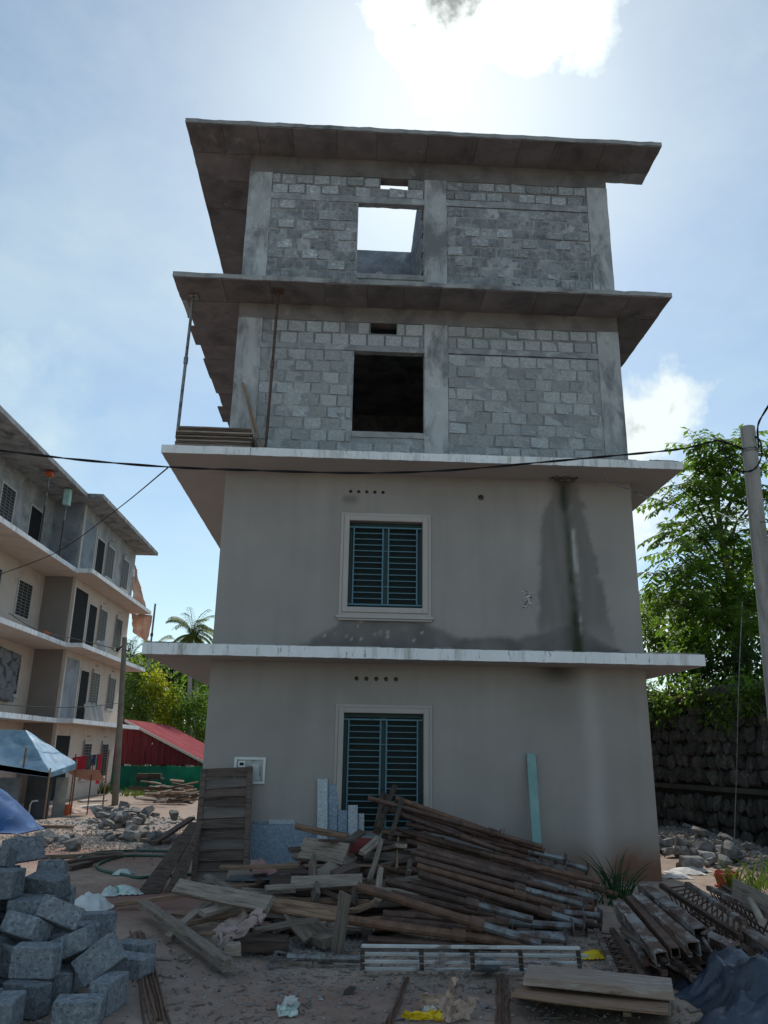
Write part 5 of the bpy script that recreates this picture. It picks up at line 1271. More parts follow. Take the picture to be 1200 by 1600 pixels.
# galvanised ladder frame at the front
A0, A1 = on_z(*cB(278, 662), .30), on_z(*cB(1040, 670), .30); B0, B1 = on_z(*cB(278, 742), .045), on_z(*cB(1048, 748), .045)
PSPL = M('whitened_steel', (.50, .50, .49), .8, .2, 8, .4, 40, rnd=.1, stretch=(.5, 1, 1), c2=(.20, .17, .155), c2s=6, c2t=(.52, .62))
LF = thing('steel_ladder_frame', 'flat galvanised four bar frame lying along the front of the prop heap', 'frame', (A0 + B0) / 2)
for i in range(4):
    t = i / 3; a = A0.lerp(B0, t); b = A1.lerp(B1, t) + V((rp.uniform(-.03, .05), 0, 0)); MB().bar(a, b, .032, .022).build('bar', PSPL, LF, bevel=.003)
for f in (0.004, .27, .5, .72, .985):
    a = A0.lerp(A1, f) - V((0, 0, .006)); b = B0.lerp(B1, f) - V((0, 0, .006)); MB().bar(a, b, .035, .014).build('cross_piece', GALV, LF)
p = on_g(*cB(705, 765)); me = rock_mesh('concrete_lump', HEAPB, rp, 18)
inst('concrete_lump', me, None, (p.x, p.y, p.z + .07), (0, 0, .4), (.27, .22, .2), label='rough blue grey concrete lump in front of the ladder frame', cat='rubble')

# boards at the front right
q0, q1 = on_z(*cC(175, 610), .225), on_z(*cC(790, 668), .225)
plank(q0, q1, .34, .06, M('mottled_ply', (.33, .25, .20), .85, .25, 4, .5, 14, rnd=0, stretch=(1, 6, 6), c2=(.42, .37, .32), c2s=3, c2t=(.5, .62), c3=(.17, .11, .08), c3s=4, c3t=(.56, .68)), 'thick mottled board on top of the stacked sheets at the front', 0, 'top_board', cat='board')
for i in range(7):
    a = on_z(*cC(132 + rp.uniform(-3, 8), 668), .02 + i * .025); b = on_z(*cC(788 + rp.uniform(-14, 8), 745), .02 + i * .025)
    plank(a, b, .36 + rp.uniform(-.03, .02), .013, WOOD if i % 2 else WOODR, ['lowest thin sheet', 'second thin sheet from the bottom', 'third thin sheet from the bottom', 'middle thin sheet', 'fifth thin sheet from the bottom', 'sixth thin sheet from the bottom', 'topmost thin sheet'][i] + ' of the stack under the mottled board', 0, 'ply_sheet', 'sheets stacked under the mottled board', 'board')

# steel shuttering channels and lattice girders
GS = 'steel shuttering beams stacked at the right'
def channel(p0, p1, w, h, mat, label, roll=0.0, group=None):
    L_ = (V(p1) - V(p0)).length; t = .008; o = thing('shuttering_beam', label, 'beam', p0, group)
    mw = frame_mat(p0, p1, roll)
    for nm, (y0, y1, z0, z1) in (('web', (-w / 2, w / 2, h / 2 - t, h / 2)), ('flange', (-w / 2, -w / 2 + t, -h / 2, h / 2 - t)), ('flange', (w / 2 - t, w / 2, -h / 2, h / 2 - t)), ('lip', (-w / 2 + t, -w / 2 + .03, -h / 2, -h / 2 + t)), ('lip', (w / 2 - .03, w / 2 - t, -h / 2, -h / 2 + t))):
        m = MB(); n = max(2, int(L_ / .2)); r2 = random.Random(int(abs(p0.x * 1000)))
        m.rbox(0, L_, y0, y1, z0, z1, .2, .003, 3, p0.x)
        me = bpy.data.meshes.new(nm); me.from_pydata([tuple(v) for v in m.v], [], m.f); me.materials.append(mat)
        c = bpy.data.objects.new(nm, me); COL.objects.link(c); c.parent = o; c.matrix_local = Matrix.Translation(-V(p0)) @ mw
    return o
def lattice(a0, a1, b0, b1, depth, n, label, mat=RUST, group=None):
    """two steel rails with zigzag rods between and a lower chord"""
    o = thing('lattice_girder', label, 'girder', a0, group)
    MB().bar(a0, a1, .045, .045).build('rail', SPLASH, o); MB().bar(b0, b1, .045, .045).build('rail', mat, o)
    c0, c1 = (a0 + b0) / 2 - V((0, 0, depth)), (a1 + b1) / 2 - V((0, 0, depth)); c0.z = max(c0.z, .03); c1.z = max(c1.z, .03)
    MB().cyl(c0, c1, .014, n=6).build('lower_chord', mat, o)
    for i in range(n):
        t0, t1 = i / n, (i + 1) / n
        MB().cyl(a0.lerp(a1, t0), c0.lerp(c1, (t0 + t1) / 2), .008, n=5).build('lacing_rod', mat, o); MB().cyl(c0.lerp(c1, (t0 + t1) / 2), b0.lerp(b1, t1), .008, n=5).build('lacing_rod', mat, o)
        MB().cyl(a0.lerp(a1, (t0 + t1) / 2), b0.lerp(b1, (t0 + t1) / 2 + .4 / n), .008, n=5).build('lacing_rod', mat, o)
    return o
for (l, r_, z0, z1, w, h, mt, roll, lab) in (
    ((562, 312), (748, 540), .32, .24, .13, .13, SPLASH, .15, 'cement splashed shuttering beam nearest the prop heap'),
    ((612, 288), (806, 515), .36, .28, .09, .10, RUST, .1, 'narrow red rusted shuttering beam between two splashed ones'),
    ((645, 285), (885, 500), .38, .30, .13, .14, SPLASH, .1, 'splashed shuttering beam behind the narrow rusted one'),
    ((668, 240), (915, 440), .42, .36, .14, .15, SPLASH, .12, 'pale topped shuttering beam ending in a hooked bracket'),
    ((880, 425), (1065, 510), .30, .24, .15, .12, SPLASH, .1, 'grey splashed shuttering beam lying to the right of the hooked one'),
    ((900, 500), (1030, 570), .16, .12, .15, .12, SPLASH, .2, 'short lower shuttering beam under the grey splashed one'),
    ((700, 470), (920, 590), .14, .10, .14, .12, RUST, .2, 'dark lower shuttering beam under the splashed ones'),
    ((1100, 430), (1230, 520), .25, .2, .15, .13, SPLASH, .1, 'shuttering beam cut by the right edge of the picture'),
    ((1080, 470), (1160, 560), .12, .08, .12, .1, RUST2, .1, 'rusty beam end beside the dark plastic sheet')):
    channel(on_z(*cC(*l), z0), on_z(*cC(*r_), z1), w * .78, h * .74, mt, lab, roll, GS)
for i in range(16):   # loose bars and battens jammed between the beams
    u0, v0 = 560 + rp.uniform(0, 560), 250 + rp.uniform(0, 220); z0 = rp.uniform(.12, .40); L_ = rp.uniform(150, 280); an = rp.uniform(.55, .95)
    p0, p1 = on_z(*cC(u0, v0), z0), on_z(*cC(u0 + L_ * math.cos(an), v0 + L_ * math.sin(an)), max(.04, z0 - .08))
    if i % 3: MB().cyl(p0, p1, .011, n=6).build('steel_bar', RUST if i % 2 else RUST2, label='thin rusty bar jammed between the stacked shuttering beams', cat='bar', group='bars jammed between the shuttering beams', loc=p0)
    else: plank(p0, p1, .06, .03, WOODD if i % 2 else WOOD, 'narrow batten jammed between the stacked shuttering beams', rp.uniform(-.5, .5), 'batten', 'battens jammed between the shuttering beams')
p = on_z(*cC(920, 435), .38); m = MB(); m.bar(p, p + V((.14, .10, .03)), .03, .012); m.bar(p + V((0, 0, -.02)), p + V((.05, -.05, -.13)), .03, .012)
m.build('hook_bracket', SPLASH, label='small hooked steel bracket at the end of the pale topped beam', cat='bracket', loc=p)
Z = on_z
lattice(Z(*cC(470, 422), .12), Z(*cC(555, 615), .10), Z(*cC(535, 418), .13), Z(*cC(665, 618), .11), .08, 9, 'lattice girder lying between the prop heap and the splashed beams')
lattice(Z(*cC(855, 222), .45), Z(*cC(1100, 385), .40), Z(*cC(745, 228), .40), Z(*cC(1085, 450), .30), .25, 12, 'rusty lattice girder resting across the beams towards the building corner')
lattice(Z(*cC(945, 238), .35), Z(*cC(1140, 330), .32), Z(*cC(1010, 235), .30), Z(*cC(1210, 360), .28), .2, 12, 'lattice girder lying behind the others at the right')
lattice(Z(*cC(560, 350), .2), Z(*cC(680, 560), .14), Z(*cC(600, 350), .2), Z(*cC(760, 600), .12), .12, 12, 'lattice girder half hidden under the splashed beams')
lattice(Z(*cC(800, 545), .16), Z(*cC(900, 640), .10), Z(*cC(850, 540), .16), Z(*cC(960, 640), .10), .08, 6, 'short dark lattice girder at the front of the beam stack')
plank(Z(*cC(1055, 245), .42), Z(*cC(1230, 335), .40), .20, .045, WOOD, 'wide plank on edge at the right above the lattice girders', 1.35, 'plank')
MB().cyl(Z(*cC(1122, 278), .40), Z(*cC(1174, 385), .36), .032, n=10).build('pale_tube', M('pale_wooden_pole', (.40, .33, .26), .8, .15, 4, .3, rnd=0), label='short pale round stick lying on the wide plank', cat='stick', loc=Z(*cC(1122, 278), .40))
BLKP = M('dark_blue_plastic', (.035, .048, .072), .30, .35, 3, .5, 9, rnd=0, spec=.5, c2=(.12, .15, .2), c2s=3, c2t=(.58, .7), c3=(.5, .52, .54), c3s=16, c3t=(.70, .74))
def heap_sheet(name, cx, cy, rx, ry, h, mat, label, n=26, seed=0., cat='sheet', fr=3, wr=.25, smooth=True):
    m = MB()
    for j in range(n + 1):
        for i in range(n + 1):
            s, t = i / n * 2 - 1, j / n * 2 - 1; r_ = max(abs(s), abs(t)) * .5 + min(1, math.hypot(s, t)) * .5
            x, y = cx + s * rx * (1 + .15 * noise.noise(V((t * 2, seed, 0)))), cy + t * ry * (1 + .15 * noise.noise(V((s * 2, seed, 4))))
            wv = noise.noise_vector(V((s * 1.7 + seed, t * 1.7, seed))) * .28 * min(rx, ry); x += wv.x; y += wv.y
            e = 1 - min(1, r_) ** 2; q = V((s * fr + seed, t * fr, seed))
            z = h * (e * .9 + wr * (noise.noise(q) + .7 * abs(noise.noise(q * 2.2)) + .4 * noise.noise(q * 4.7)) * (e ** .4 if e > 0 else 0))
            m.v.append(V((x, y, gz(x, y) + max(.006 + .006 * ((i * 7 + j * 3) % 3), z))))
    m.f = [(j * (n + 1) + i, j * (n + 1) + i + 1, (j + 1) * (n + 1) + i + 1, (j + 1) * (n + 1) + i) for j in range(n) for i in range(n)]
    return m.build(name, mat, label=label, cat=cat, smooth=smooth, loc=(cx, cy, gz(cx, cy)))
p = on_g(1190, 1590)
heap_sheet('plastic_sheet_heap', p.x + .26, p.y + .22, .66, .58, .38, BLKP, 'crumpled dark blue plastic sheet at the lower right corner', 44, 3.3, fr=2.6, wr=.40, smooth=True)
# red plastic crate piece by the stone wall
p = on_g(1133, 1386); o = thing('broken_tub', 'small broken red plastic tub lying below the stone wall', 'tub', p)
m = MB(); k = 14; rb, rt_ = .13, .18
for i in range(k + 1):
    a = -2.6 + 4.4 * i / k
    for (r_, z) in ((rb, 0), (rt_, .17 + .02 * math.sin(i * 3)), (rt_ - .02, .17), (rb - .02, .02)): m.v.append(p + V((math.cos(a) * r_ * 1.2, math.sin(a) * r_, z + .02)))
for i in range(k):
    for q in range(3): m.f.append((4 * i + q, 4 * i + 4 + q, 4 * i + 5 + q, 4 * i + 1 + q))
REDP = M('red_plastic', (.42, .075, .045), .55, .2, 6, .2, rnd=0); m.build('side', REDP, o); MB().cyl(p + V((0, 0, .012)), p + V((0, 0, .03)), rb * 1.05, n=16).build('bottom', REDP, o)
# white litter by the corner
LIT = M('pale_litter', (.66, .63, .60), .7, .2, 9, .3, rnd=.2)
for i, (u, v, s) in enumerate(((1070, 1365, .28), (1058, 1372, .2), (1086, 1362, .22))):
    p = on_g(u, v); heap_sheet('torn_paper', p.x, p.y, s, s * .6, .09, LIT, ['torn pale wrapper, middle of the litter by the building corner', 'torn pale wrapper nearest the building corner', 'torn pale wrapper farthest from the building corner'][i], 10, i * 5., 'litter')

# ---------------------------------------------------------------- things leaning on the wall
def slatted(p00, p10, p01, p11, label):
    """panel with two stiles and overlapping slats; p0x bottom, p1x.. top"""
    bl, br, tl, tr = map(V, (p00, p10, p01, p11)); o = thing('slatted_wooden_panel', label, 'panel', bl); n = (br - bl).cross(tl - bl).normalized()
    for a, b in ((bl, tl), (br, tr)): MB().bar(a, b, .075, .05, n).build('stile', WOODD, o)
    k = 11
    for i in range(k):
        t0, t1 = i / k, (i + 1) / k; q = [bl.lerp(tl, t0), br.lerp(tr, t0), br.lerp(tr, t1), bl.lerp(tl, t1)]
        off0, off1 = n * rp.uniform(.012, .03), n * rp.uniform(-.022, -.006); dr = V((0, 0, rp.uniform(-.02, .02)))
        vs = [q[0] + off0 + dr, q[1] + off0, q[2] + off1 * .6, q[3] + off1 + dr * .5]
        MB().add(vs + [w - n * .018 for w in vs], [(0, 1, 2, 3), (7, 6, 5, 4), (0, 4, 5, 1), (1, 5, 6, 2), (2, 6, 7, 3), (3, 7, 4, 0)]).build('slat', WOODD if i % 3 else M('grey_slat', (.14, .118, .105), .85, .25, 3, .6, 9, rnd=.2, stretch=(1, 14, 14)), o)
    return o
bl, br = on_y(303, 1372, -.62), on_y(384, 1372, -.62); tl, tr = on_y(319, 1202, -.12), on_y(391, 1198, -.12)
bl.z = br.z = max(.03, .02)
slatted(bl, br, tl, tr, 'dark slatted wooden panel leaning on the building corner under the meter box')
for (c0, c1, c2, c3, lab) in (((213, 1398), (248, 1398), (312, 1285), (297, 1284), 'dark board leaning against the slatted panel, outer one'), ((258, 1395), (284, 1394), (318, 1282), (306, 1285), 'dark board leaning against the slatted panel, inner one')):
    g0 = on_g(*c0); g1 = on_g(*c1); yt = -.55
    a, b = V((g0.x, g0.y, gz(g0.x, g0.y) + .01)), V((g1.x, g1.y + .05, gz(g1.x, g1.y) + .01)); cc, d_ = on_y(*c2, yt), on_y(*c3, yt)
    n = (b - a).cross(d_ - a).normalized() * .03
    MB().add([a, b, cc, d_] + [w - n for w in (a, b, cc, d_)], [(0, 1, 2, 3), (7, 6, 5, 4), (0, 4, 5, 1), (1, 5, 6, 2), (2, 6, 7, 3), (3, 7, 4, 0)]).build('leaning_board', WOODD, label=lab, cat='board', loc=a, fixn=True)
def lean_strip(u0, u1, vt, vb, mat, label, y0=-.16, y1=-.03, name='granite_strip', t=.025, du=0):
    a, b = on_y(u0 + du, vb, y0), on_y(u1 + du, vb, y0); c, d_ = on_y(u1, vt, y1), on_y(u0, vt, y1)
    if name == 'granite_strip':
        a.z = b.z = min(a.z, .35)
    n = V((0, t, .0)); MB().add([a, b, c, d_] + [w + n for w in (a, b, c, d_)], [(0, 1, 2, 3), (7, 6, 5, 4), (0, 4, 5, 1), (1, 5, 6, 2), (2, 6, 7, 3), (3, 7, 4, 0)]).build(name, mat, label=label, cat='board' if name != 'granite_strip' else 'stone strip', loc=a, bevel=.002)
lean_strip(496, 512, 1217, 1320, GRAN2, 'tall pale granite strip leaning on the wall left of the lower window', -.20, -.05)
lean_strip(513, 527, 1225, 1320, GRAN, 'tall darker granite strip beside the pale one', -.15, -.03)
lean_strip(528, 543, 1266, 1320, GRAN, 'short granite strip under the left side of the lower window', -.16, -.05)
lean_strip(544, 559, 1258, 1320, GRAN2, 'pale granite strip with a stepped top under the lower window', -.26, -.14)
lean_strip(560, 569, 1271, 1320, GRAN2, 'small pale granite strip right of the stepped one', -.22, -.12)
MB().box(2.05, 2.75, -.20, -.11, .50, .58).build('grey_ledger_board', M('grey_blue_board', (.26, .32, .34), .6, .1, 4, .1), label='grey blue board lying level below the lower window', cat='board', bevel=.004, loc=(2.4, -.15, .5))
lean_strip(823, 837, 1177, 1330, TEAL, 'tall teal painted board leaning on the wall right of the lower window', -.40, -.045, 'teal_board', .03, 10)

# upper ledge: stacked sheets, props, loose timbers
zl = 6.128
x0 = on_y(273, 695, -.69).x; x1 = on_y(391, 698, -.69).x
for i in range(9):
    z = zl + .012 + i * .036; dx = rp.uniform(-.02, .02)
    MB().rbox(x0 + dx + (.02 if i > 6 else 0), x1 + rp.uniform(-.02, .02), -.69 + rp.uniform(0, .02), -.02, z, z + .026, .2, .003, 4, i).build('ply_sheet', (WOODD if i % 2 else WOOD), label=['bottom', 'second lowest', 'third lowest', 'fourth lowest', 'middle', 'fourth highest', 'third highest', 'second highest', 'top'][i] + ' sheet of the stack on the upper ledge', cat='board', group='sheets stacked on the upper ledge', loc=((x0 + x1) / 2, -.35, z))
zt_ = SL3[3] - .02
p1 = on_z(302, 463, zt_); site_prop((on_y(279, 657, p1.y).x, p1.y, zl + .34), (p1.x, p1.y, zt_ - .01), 'steel prop standing on the stacked sheets under the raw slab corner', None, .026, True, GALV)
p1 = on_z(435, 455, zt_); site_prop((on_y(415, 697, p1.y).x, p1.y, zl), (p1.x, p1.y, zt_ - .01), 'rusty steel prop standing on the upper ledge before the block wall', None, .024, True, RUST, inner='rust')
for i, (u0, v0, u1, v1, y0, y1) in enumerate(((411, 697, 380, 600, -.5, -.03), (405, 698, 384, 612, -.42, -.03))):
    a = on_y(u0, v0, y0); a.z = zl + .02; b = on_y(u1, v1, y1); plank(a, b, .07, .035, WOOD if i else WOODR, ['brown batten leaning on the raw column above the upper ledge', 'grey batten leaning beside the brown one above the upper ledge'][i], .8, 'batten')
me = rock_mesh('cement_lump', MORT, rp, 16); inst('cement_lump', me, None, (2.42, .06, 9.80), None, (.17, .12, .10), label='small cement lump on the sill of the top window', cat='rubble')
a = V((W + .42, 1.5, 3.135)); MB().add([a, a + V((0, .8, 0)), V((W + .02, 2.3, 3.75)), V((W + .02, 1.5, 3.75))] + [q + V((.03, 0, .02)) for q in (a, a + V((0, .8, 0)), V((W + .02, 2.3, 3.75)), V((W + .02, 1.5, 3.75)))], [(0, 1, 2, 3), (7, 6, 5, 4), (0, 4, 5, 1), (1, 5, 6, 2), (2, 6, 7, 3), (3, 7, 4, 0)]).build('leaning_sheet', WOODD, label='dark sheet leaning on the right flank wall above the lower ledge', cat='board', loc=a, fixn=True)

# ---------------------------------------------------------------- concrete block heap at the left
# settled positions of the tipped blocks: x, y, z, rotation, size
BLK = [
 (-.652, -4.68, .875, -.213, -.062, .76, .305, .15, .2),
 (-.764, -5.008, .849, -.273, .003, -.001, .305, .2, .15),
 (-.416, -4.619, .675, -.422, -.046, -0, .22, .15, .2),
 (-.738, -4.794, .651, .003, -.009, 1.613, .305, .15, .2),
 (-.741, -5.184, .7, 0, 0, -.011, .305, .15, .2),
 (-.513, -5.258, .7, -0, 0, -1.59, .22, .15, .2),
 (-.322, -4.959, .65, -1.368, .081, -.275, .305, .15, .2),
 (-.659, -5.02, .65, 0, 0, .124, .22, .15, .2),
 (-.982, -4.676, .589, .383, .086, -.06, .305, .15, .2),
 (-.666, -4.617, .475, -.018, .006, .036, .305, .2, .15),
 (-1.001, -4.831, .507, -1.201, .01, -.09, .305, .15, .2),
 (-.323, -4.762, .5, 0, -0, .101, .305, .15, .2),
 (-.416, -4.957, .475, 0, -0, -.088, .305, .2, .15),
 (-.354, -5.145, .5, 0, -0, -.135, .305, .15, .2),
 (-.81, -5.052, .475, 0, 0, .411, .305, .2, .15),
 (-.735, -5.221, .5, 0, 0, .348, .305, .15, .2),
 (-.042, -5.476, .535, -1.262, -.38, -2.858, .305, .15, .2),
 (-.313, -5.302, .5, 0, -0, -.135, .305, .15, .2),
 (-1.015, -4.635, .358, -1.009, .928, 0, .22, .15, .2),
 (-.668, -5.458, .463, 1.637, -.223, .519, .305, .15, .2),
 (-.693, -4.591, .296, -.06, .005, 0, .305, .15, .2),
 (-.322, -4.633, .3, 0, -0, -.049, .305, .15, .2),
 (.01, -4.651, .3, 0, 0, .429, .305, .15, .2),
 (-.752, -4.75, .3, -0, 0, .027, .22, .15, .2),
 (-.241, -5.547, .455, -.477, .093, -.4, .305, .2, .15),
 (-.383, -4.877, .3, 0, -0, .355, .305, .15, .2),
 (-.686, -4.98, .3, 0, 0, 1.625, .305, .15, .2),
 (-.057, -4.876, .275, 0, -0, .23, .305, .2, .15),
 (-.349, -5.073, .3, 0, -0, .097, .305, .15, .2),
 (-.043, -5.07, .3, 1.571, -0, .099, .305, .2, .15),
 (-.465, -5.731, .398, -.97, -.992, 2.321, .22, .15, .2),
 (-.663, -5.282, .3, 0, 0, -.172, .305, .15, .2),
 (-.322, -5.304, .3, 0, 0, -.115, .305, .15, .2),
 (.088, -5.503, .341, 1.413, -.388, .075, .305, .15, .2),
 (-.002, -5.298, .275, -0, 0, -.008, .305, .2, .15),
 (-.417, -4.673, .1, 0, -0, 1.518, .305, .15, .2),
 (-1.063, -4.699, .1, -0, 0, -.209, .22, .15, .2),
 (-.735, -4.728, .1, -0, 0, -.091, .22, .15, .2),
 (-.053, -4.722, .1, 0, -0, .147, .305, .15, .2),
 (.364, -4.731, .1, -1.571, -0, -.339, .305, .2, .15),
 (-.402, -5.548, .278, -.012, .195, -.195, .305, .15, .2),
 (-.95, -4.886, .1, 0, 0, -.193, .305, .15, .2),
 (-.068, -5.762, .3, 0, 0, -.058, .305, .15, .2),
 (.317, -5.587, .26, -.17, -.654, .074, .305, .15, .2),
 (.02, -4.969, .1, -0, 0, -.15, .305, .15, .2),
 (-.304, -5.068, .1, -0, -0, 1.889, .22, .15, .2),
 (.409, -4.96, .075, -1.571, -0, -.421, .305, .15, .2),
 (-.744, -5.135, .1, 0, 0, .414, .22, .15, .2),
 (-.021, -5.192, .1, -0, -0, -.414, .305, .15, .2),
 (-.655, -5.285, .1, 0, -0, .373, .305, .15, .2),
 (-.313, -5.307, .1, 0, 0, .585, .305, .15, .2),
 (.006, -5.406, .1, 0, 0, .097, .22, .15, .2),
 (-.386, -5.861, .182, -0, .992, -.82, .305, .15, .2),
 (-.607, -5.621, .1, 0, 0, 1.439, .305, .15, .2),
 (.008, -5.617, .1, 0, 0, .271, .305, .15, .2),
 (-.261, -5.579, .075, -0, 0, 1.284, .305, .2, .15),
 (.449, -5.767, .1, 0, 0, 1.405, .305, .15, .2),
 (-.062, -5.88, .1, 0, 0, -.337, .305, .15, .2),
 (-.256, -6.281, .153, 2.865, 1.571, 0, .305, .15, .2),
 (-.304, -6.113, .1, 1.571, -0, .151, .305, .2, .15),
 (.343, -6.052, .075, 1.571, -0, .123, .305, .15, .2),
 (-.059, -6.228, .1, -0, 0, 1.655, .305, .15, .2)]
GB = 'blocks in the loose concrete block heap'
def heap_block(L_, D_, H_):
    # cast block with chipped corners and a coarse, slightly uneven skin
    bm = bmesh.new(); bmesh.ops.create_cube(bm, size=1)
    for v in bm.verts:
        k = rp.random(); c = 1 - (.10 * rp.random() if k < .22 else 0)
        v.co = V((v.co.x * L_ * c, v.co.y * D_ * c, v.co.z * H_ * c))
    bmesh.ops.bevel(bm, geom=list(bm.edges), offset=.007, segments=1, affect='EDGES')
    bmesh.ops.subdivide_edges(bm, edges=[e for e in bm.edges if e.calc_length() > .1], cuts=2, use_grid_fill=True)
    o_ = V((rp.uniform(0, 50), 0, 0))
    for v in bm.verts: v.co += noise.noise_vector(v.co * 30 + o_) * .0022
    me = bpy.data.meshes.new('concrete_block'); bm.to_mesh(me); bm.free(); me.materials.append(HEAPB); return me
HM = {}
ix = sorted(range(len(BLK)), key=lambda i: BLK[i][2])
right = max(range(len(BLK)), key=lambda i: proj(BLK[i][:3])[0]); near = min((i for i in range(len(BLK)) if 10 < proj(BLK[i][:3])[0] < 170), key=lambda i: BLK[i][1])
BLAB = {ix[-1]: 'topmost block of the loose concrete block heap', ix[-2]: 'second highest block of the loose concrete block heap', right: 'block lying farthest out at the right foot of the heap', near: 'block lying nearest the camera at the front of the heap'}
for i, (x, y, z, a, b, c, L_, D_, H_) in enumerate(BLK):
    key = (L_, D_, H_, i % 6)
    if key not in HM: HM[key] = heap_block(L_, D_, H_)
    inst('concrete_block', HM[key], None, (x, y, z + gz(x, y) * .3), (a, b, c), label=BLAB.get(i, 'rough grey concrete block in the loose heap at the left'), cat='block', group=GB)

# ---------------------------------------------------------------- small things on the ground
def rods(pairs, label, group, r=.008):
    for i, (c0, c1) in enumerate(pairs):
        a, b = on_g(*c0), on_g(*c1); m = MB(); n = 6
        m.tube([V((a.lerp(b, t / n).x, a.lerp(b, t / n).y, gz(a.lerp(b, t / n).x, a.lerp(b, t / n).y) + r + .006 * (i % 3))) + V((0.006 * math.sin(t * 2 + i), 0, 0)) for t in range(n + 1)], r, 6)
        m.build('steel_rod', RUST2, label=label, cat='rod', group=group, loc=a)
rods([(cD(903 + i * 13, 960 + (i * 37) % 20), cD(1010 + i * 22 + (i % 3) * 14, 1640 - (i * 29) % 60)) for i in range(8)], 'rusty reinforcing rod in the bundle right of the block heap', 'rods in the bundle right of the block heap')
rods([((636, 1530), (602, 1603)), ((637, 1531), (612, 1604)), ((634, 1532), (606, 1604))], 'rusty reinforcing rod in the short bundle left of the yellow bag', 'rods in the short bundle left of the yellow bag')
rods([((776, 1530), (776, 1605)), ((782, 1528), (782, 1605)), ((786, 1530), (787, 1605)), ((793, 1530), (795, 1605))], 'rusty reinforcing rod in the straight bundle right of the paper bag', 'rods in the straight bundle right of the paper bag')
PAPER = M('brown_paper_bag', (.50, .36, .28), .85, .15, 4, .4, 12, rnd=0, c2=(.30, .22, .20), c2s=4, c2t=(.56, .64), c3=(.12, .14, .2), c3s=5, c3t=(.68, .72))
p = on_g(700, 1578)
o = thing('torn_paper_bag', 'torn pinkish brown cement bag standing up on the ground at the front', 'paper bag', p)
def crump(m, pts, n, amp, seed, th=.004):
    a, b, c, d = map(V, pts); g = []
    for j in range(n + 1):
        for i in range(n + 1):
            s, t = i / n, j / n; q = (a * (1 - s) + b * s) * (1 - t) + (d * (1 - s) + c * s) * t; w = V((s * 4 + seed, t * 4, seed)); q += noise.noise_vector(w) * amp + noise.noise_vector(w * 2.7) * amp * .5
            q.z = max(q.z, gz(q.x, q.y) + .006); g.append(q)
    N_ = len(g); m.v += []; base = len(m.v); m.v += g + [q + V((0, .0, th)) + V((0, th, 0)) for q in g]
    for j in range(n):
        for i in range(n):
            k = base + j * (n + 1) + i; m.f += [(k, k + 1, k + n + 2, k + n + 1), (N_ + k, N_ + k + n + 1, N_ + k + n + 2, N_ + k + 1)]
    return m
def gp(u, v, z): return on_z(u, v, z)
crump(MB(), (gp(702, 1598, .02), gp(690, 1592, .02), gp(705, 1530, .27), gp(718, 1530, .27)), 8, .03, 1).build('standing_fold', PAPER, o)
crump(MB(), (gp(655, 1570, .02), gp(702, 1590, .02), gp(702, 1555, .10), gp(660, 1555, .10)), 8, .04, 2).build('left_flap', PAPER, o)
crump(MB(), (gp(705, 1595, .02), gp(735, 1590, .02), gp(742, 1560, .12), gp(712, 1565, .10)), 8, .04, 3).build('right_flap', PAPER, o)
YEL = M('yellow_plastic', (.78, .55, .02), .45, .15, 5, .2, rnd=0, c2=(.45, .32, .05), c2s=6, c2t=(.62, .7))
crump(MB(), (gp(628, 1590, .01), gp(694, 1596, .01), gp(690, 1581, .05), gp(634, 1584, .05)), 10, .035, 5).build('yellow_bag', YEL, label='crumpled yellow plastic bag at the foot of the paper bag', cat='plastic bag', loc=gp(660, 1590, 0))
crump(MB(), (gp(660, 1582, .03), gp(682, 1582, .03), gp(678, 1572, .07), gp(666, 1572, .07)), 5, .015, 6).build('white_scrap', LIT, label='small white scrap between the yellow bag and the paper bag', cat='litter', loc=gp(670, 1582, 0))
GW = M('green_white_plastic', (.55, .63, .59), .4, .4, 5, .2, rnd=0, c2=(.05, .30, .20), c2s=5, c2t=(.55, .62)); SACK = M('white_woven_sack', (.66, .68, .66), .7, .15, 6, .4, 30, rnd=0, c2=(.12, .40, .24), c2s=4, c2t=(.66, .70))
for (u, v, rx, ry, h, mt, lab, nm, ct) in ((139, 1424, .24, .2, .17, SACK, 'plump white woven sack behind the block heap', 'white_sack', 'sack'), (195, 1400, .24, .12, .10, GW, 'flattened green and white sack beside the leaning boards', 'flat_sack', 'sack'), (172, 1402, .1, .12, .1, GW, 'small green and white bag between the two sacks', 'plastic_bag', 'plastic bag'), (192, 1370, .14, .12, .08, GW, 'pale green bag lying on the hose end', 'plastic_bag', 'plastic bag'), (930, 1500, .13, .1, .07, YEL, 'dull yellow wrapper between the ladder frame and the lattice girder', 'wrapper', 'litter'), (255, 1254, .5, .3, .15, LIT, 'pale crumpled sheet on the far yard before the net fence', 'pale_sheet', 'litter'), (100, 1272, .7, .5, .25, M('mixed_cloth_heap', (.5, .36, .3), .8, .4, 2, .3, rnd=0, c2=(.5, .12, .09), c2s=2, c2t=(.55, .6)), 'heap of red and cream rags near the long house wall', 'rag_heap', 'rags')):
    p = on_g(u, v - 3); heap_sheet(nm, p.x, p.y, rx, ry, h, mt, lab, 22, u * .37, ct, 2.4, .3)
p = on_g(99, 1274); MB().cyl((p.x, p.y + .2, gz(p.x, p.y)), (p.x, p.y + .2, gz(p.x, p.y) + .30), .11, .14, n=14).build('orange_bucket', ORANGE, label='small orange bucket standing among the rags by the long house', cat='bucket', loc=(p.x, p.y, gz(p.x, p.y)))
o = thing('plastic_bag', 'crumpled green and white plastic bag on the bare ground at the front', 'plastic bag', on_g(447, 1580))
crump(MB(), (gp(432, 1588, .01), gp(462, 1588, .01), gp(466, 1566, .06), gp(436, 1572, .07)), 8, .04, 21).build('bag_body', GW, o)
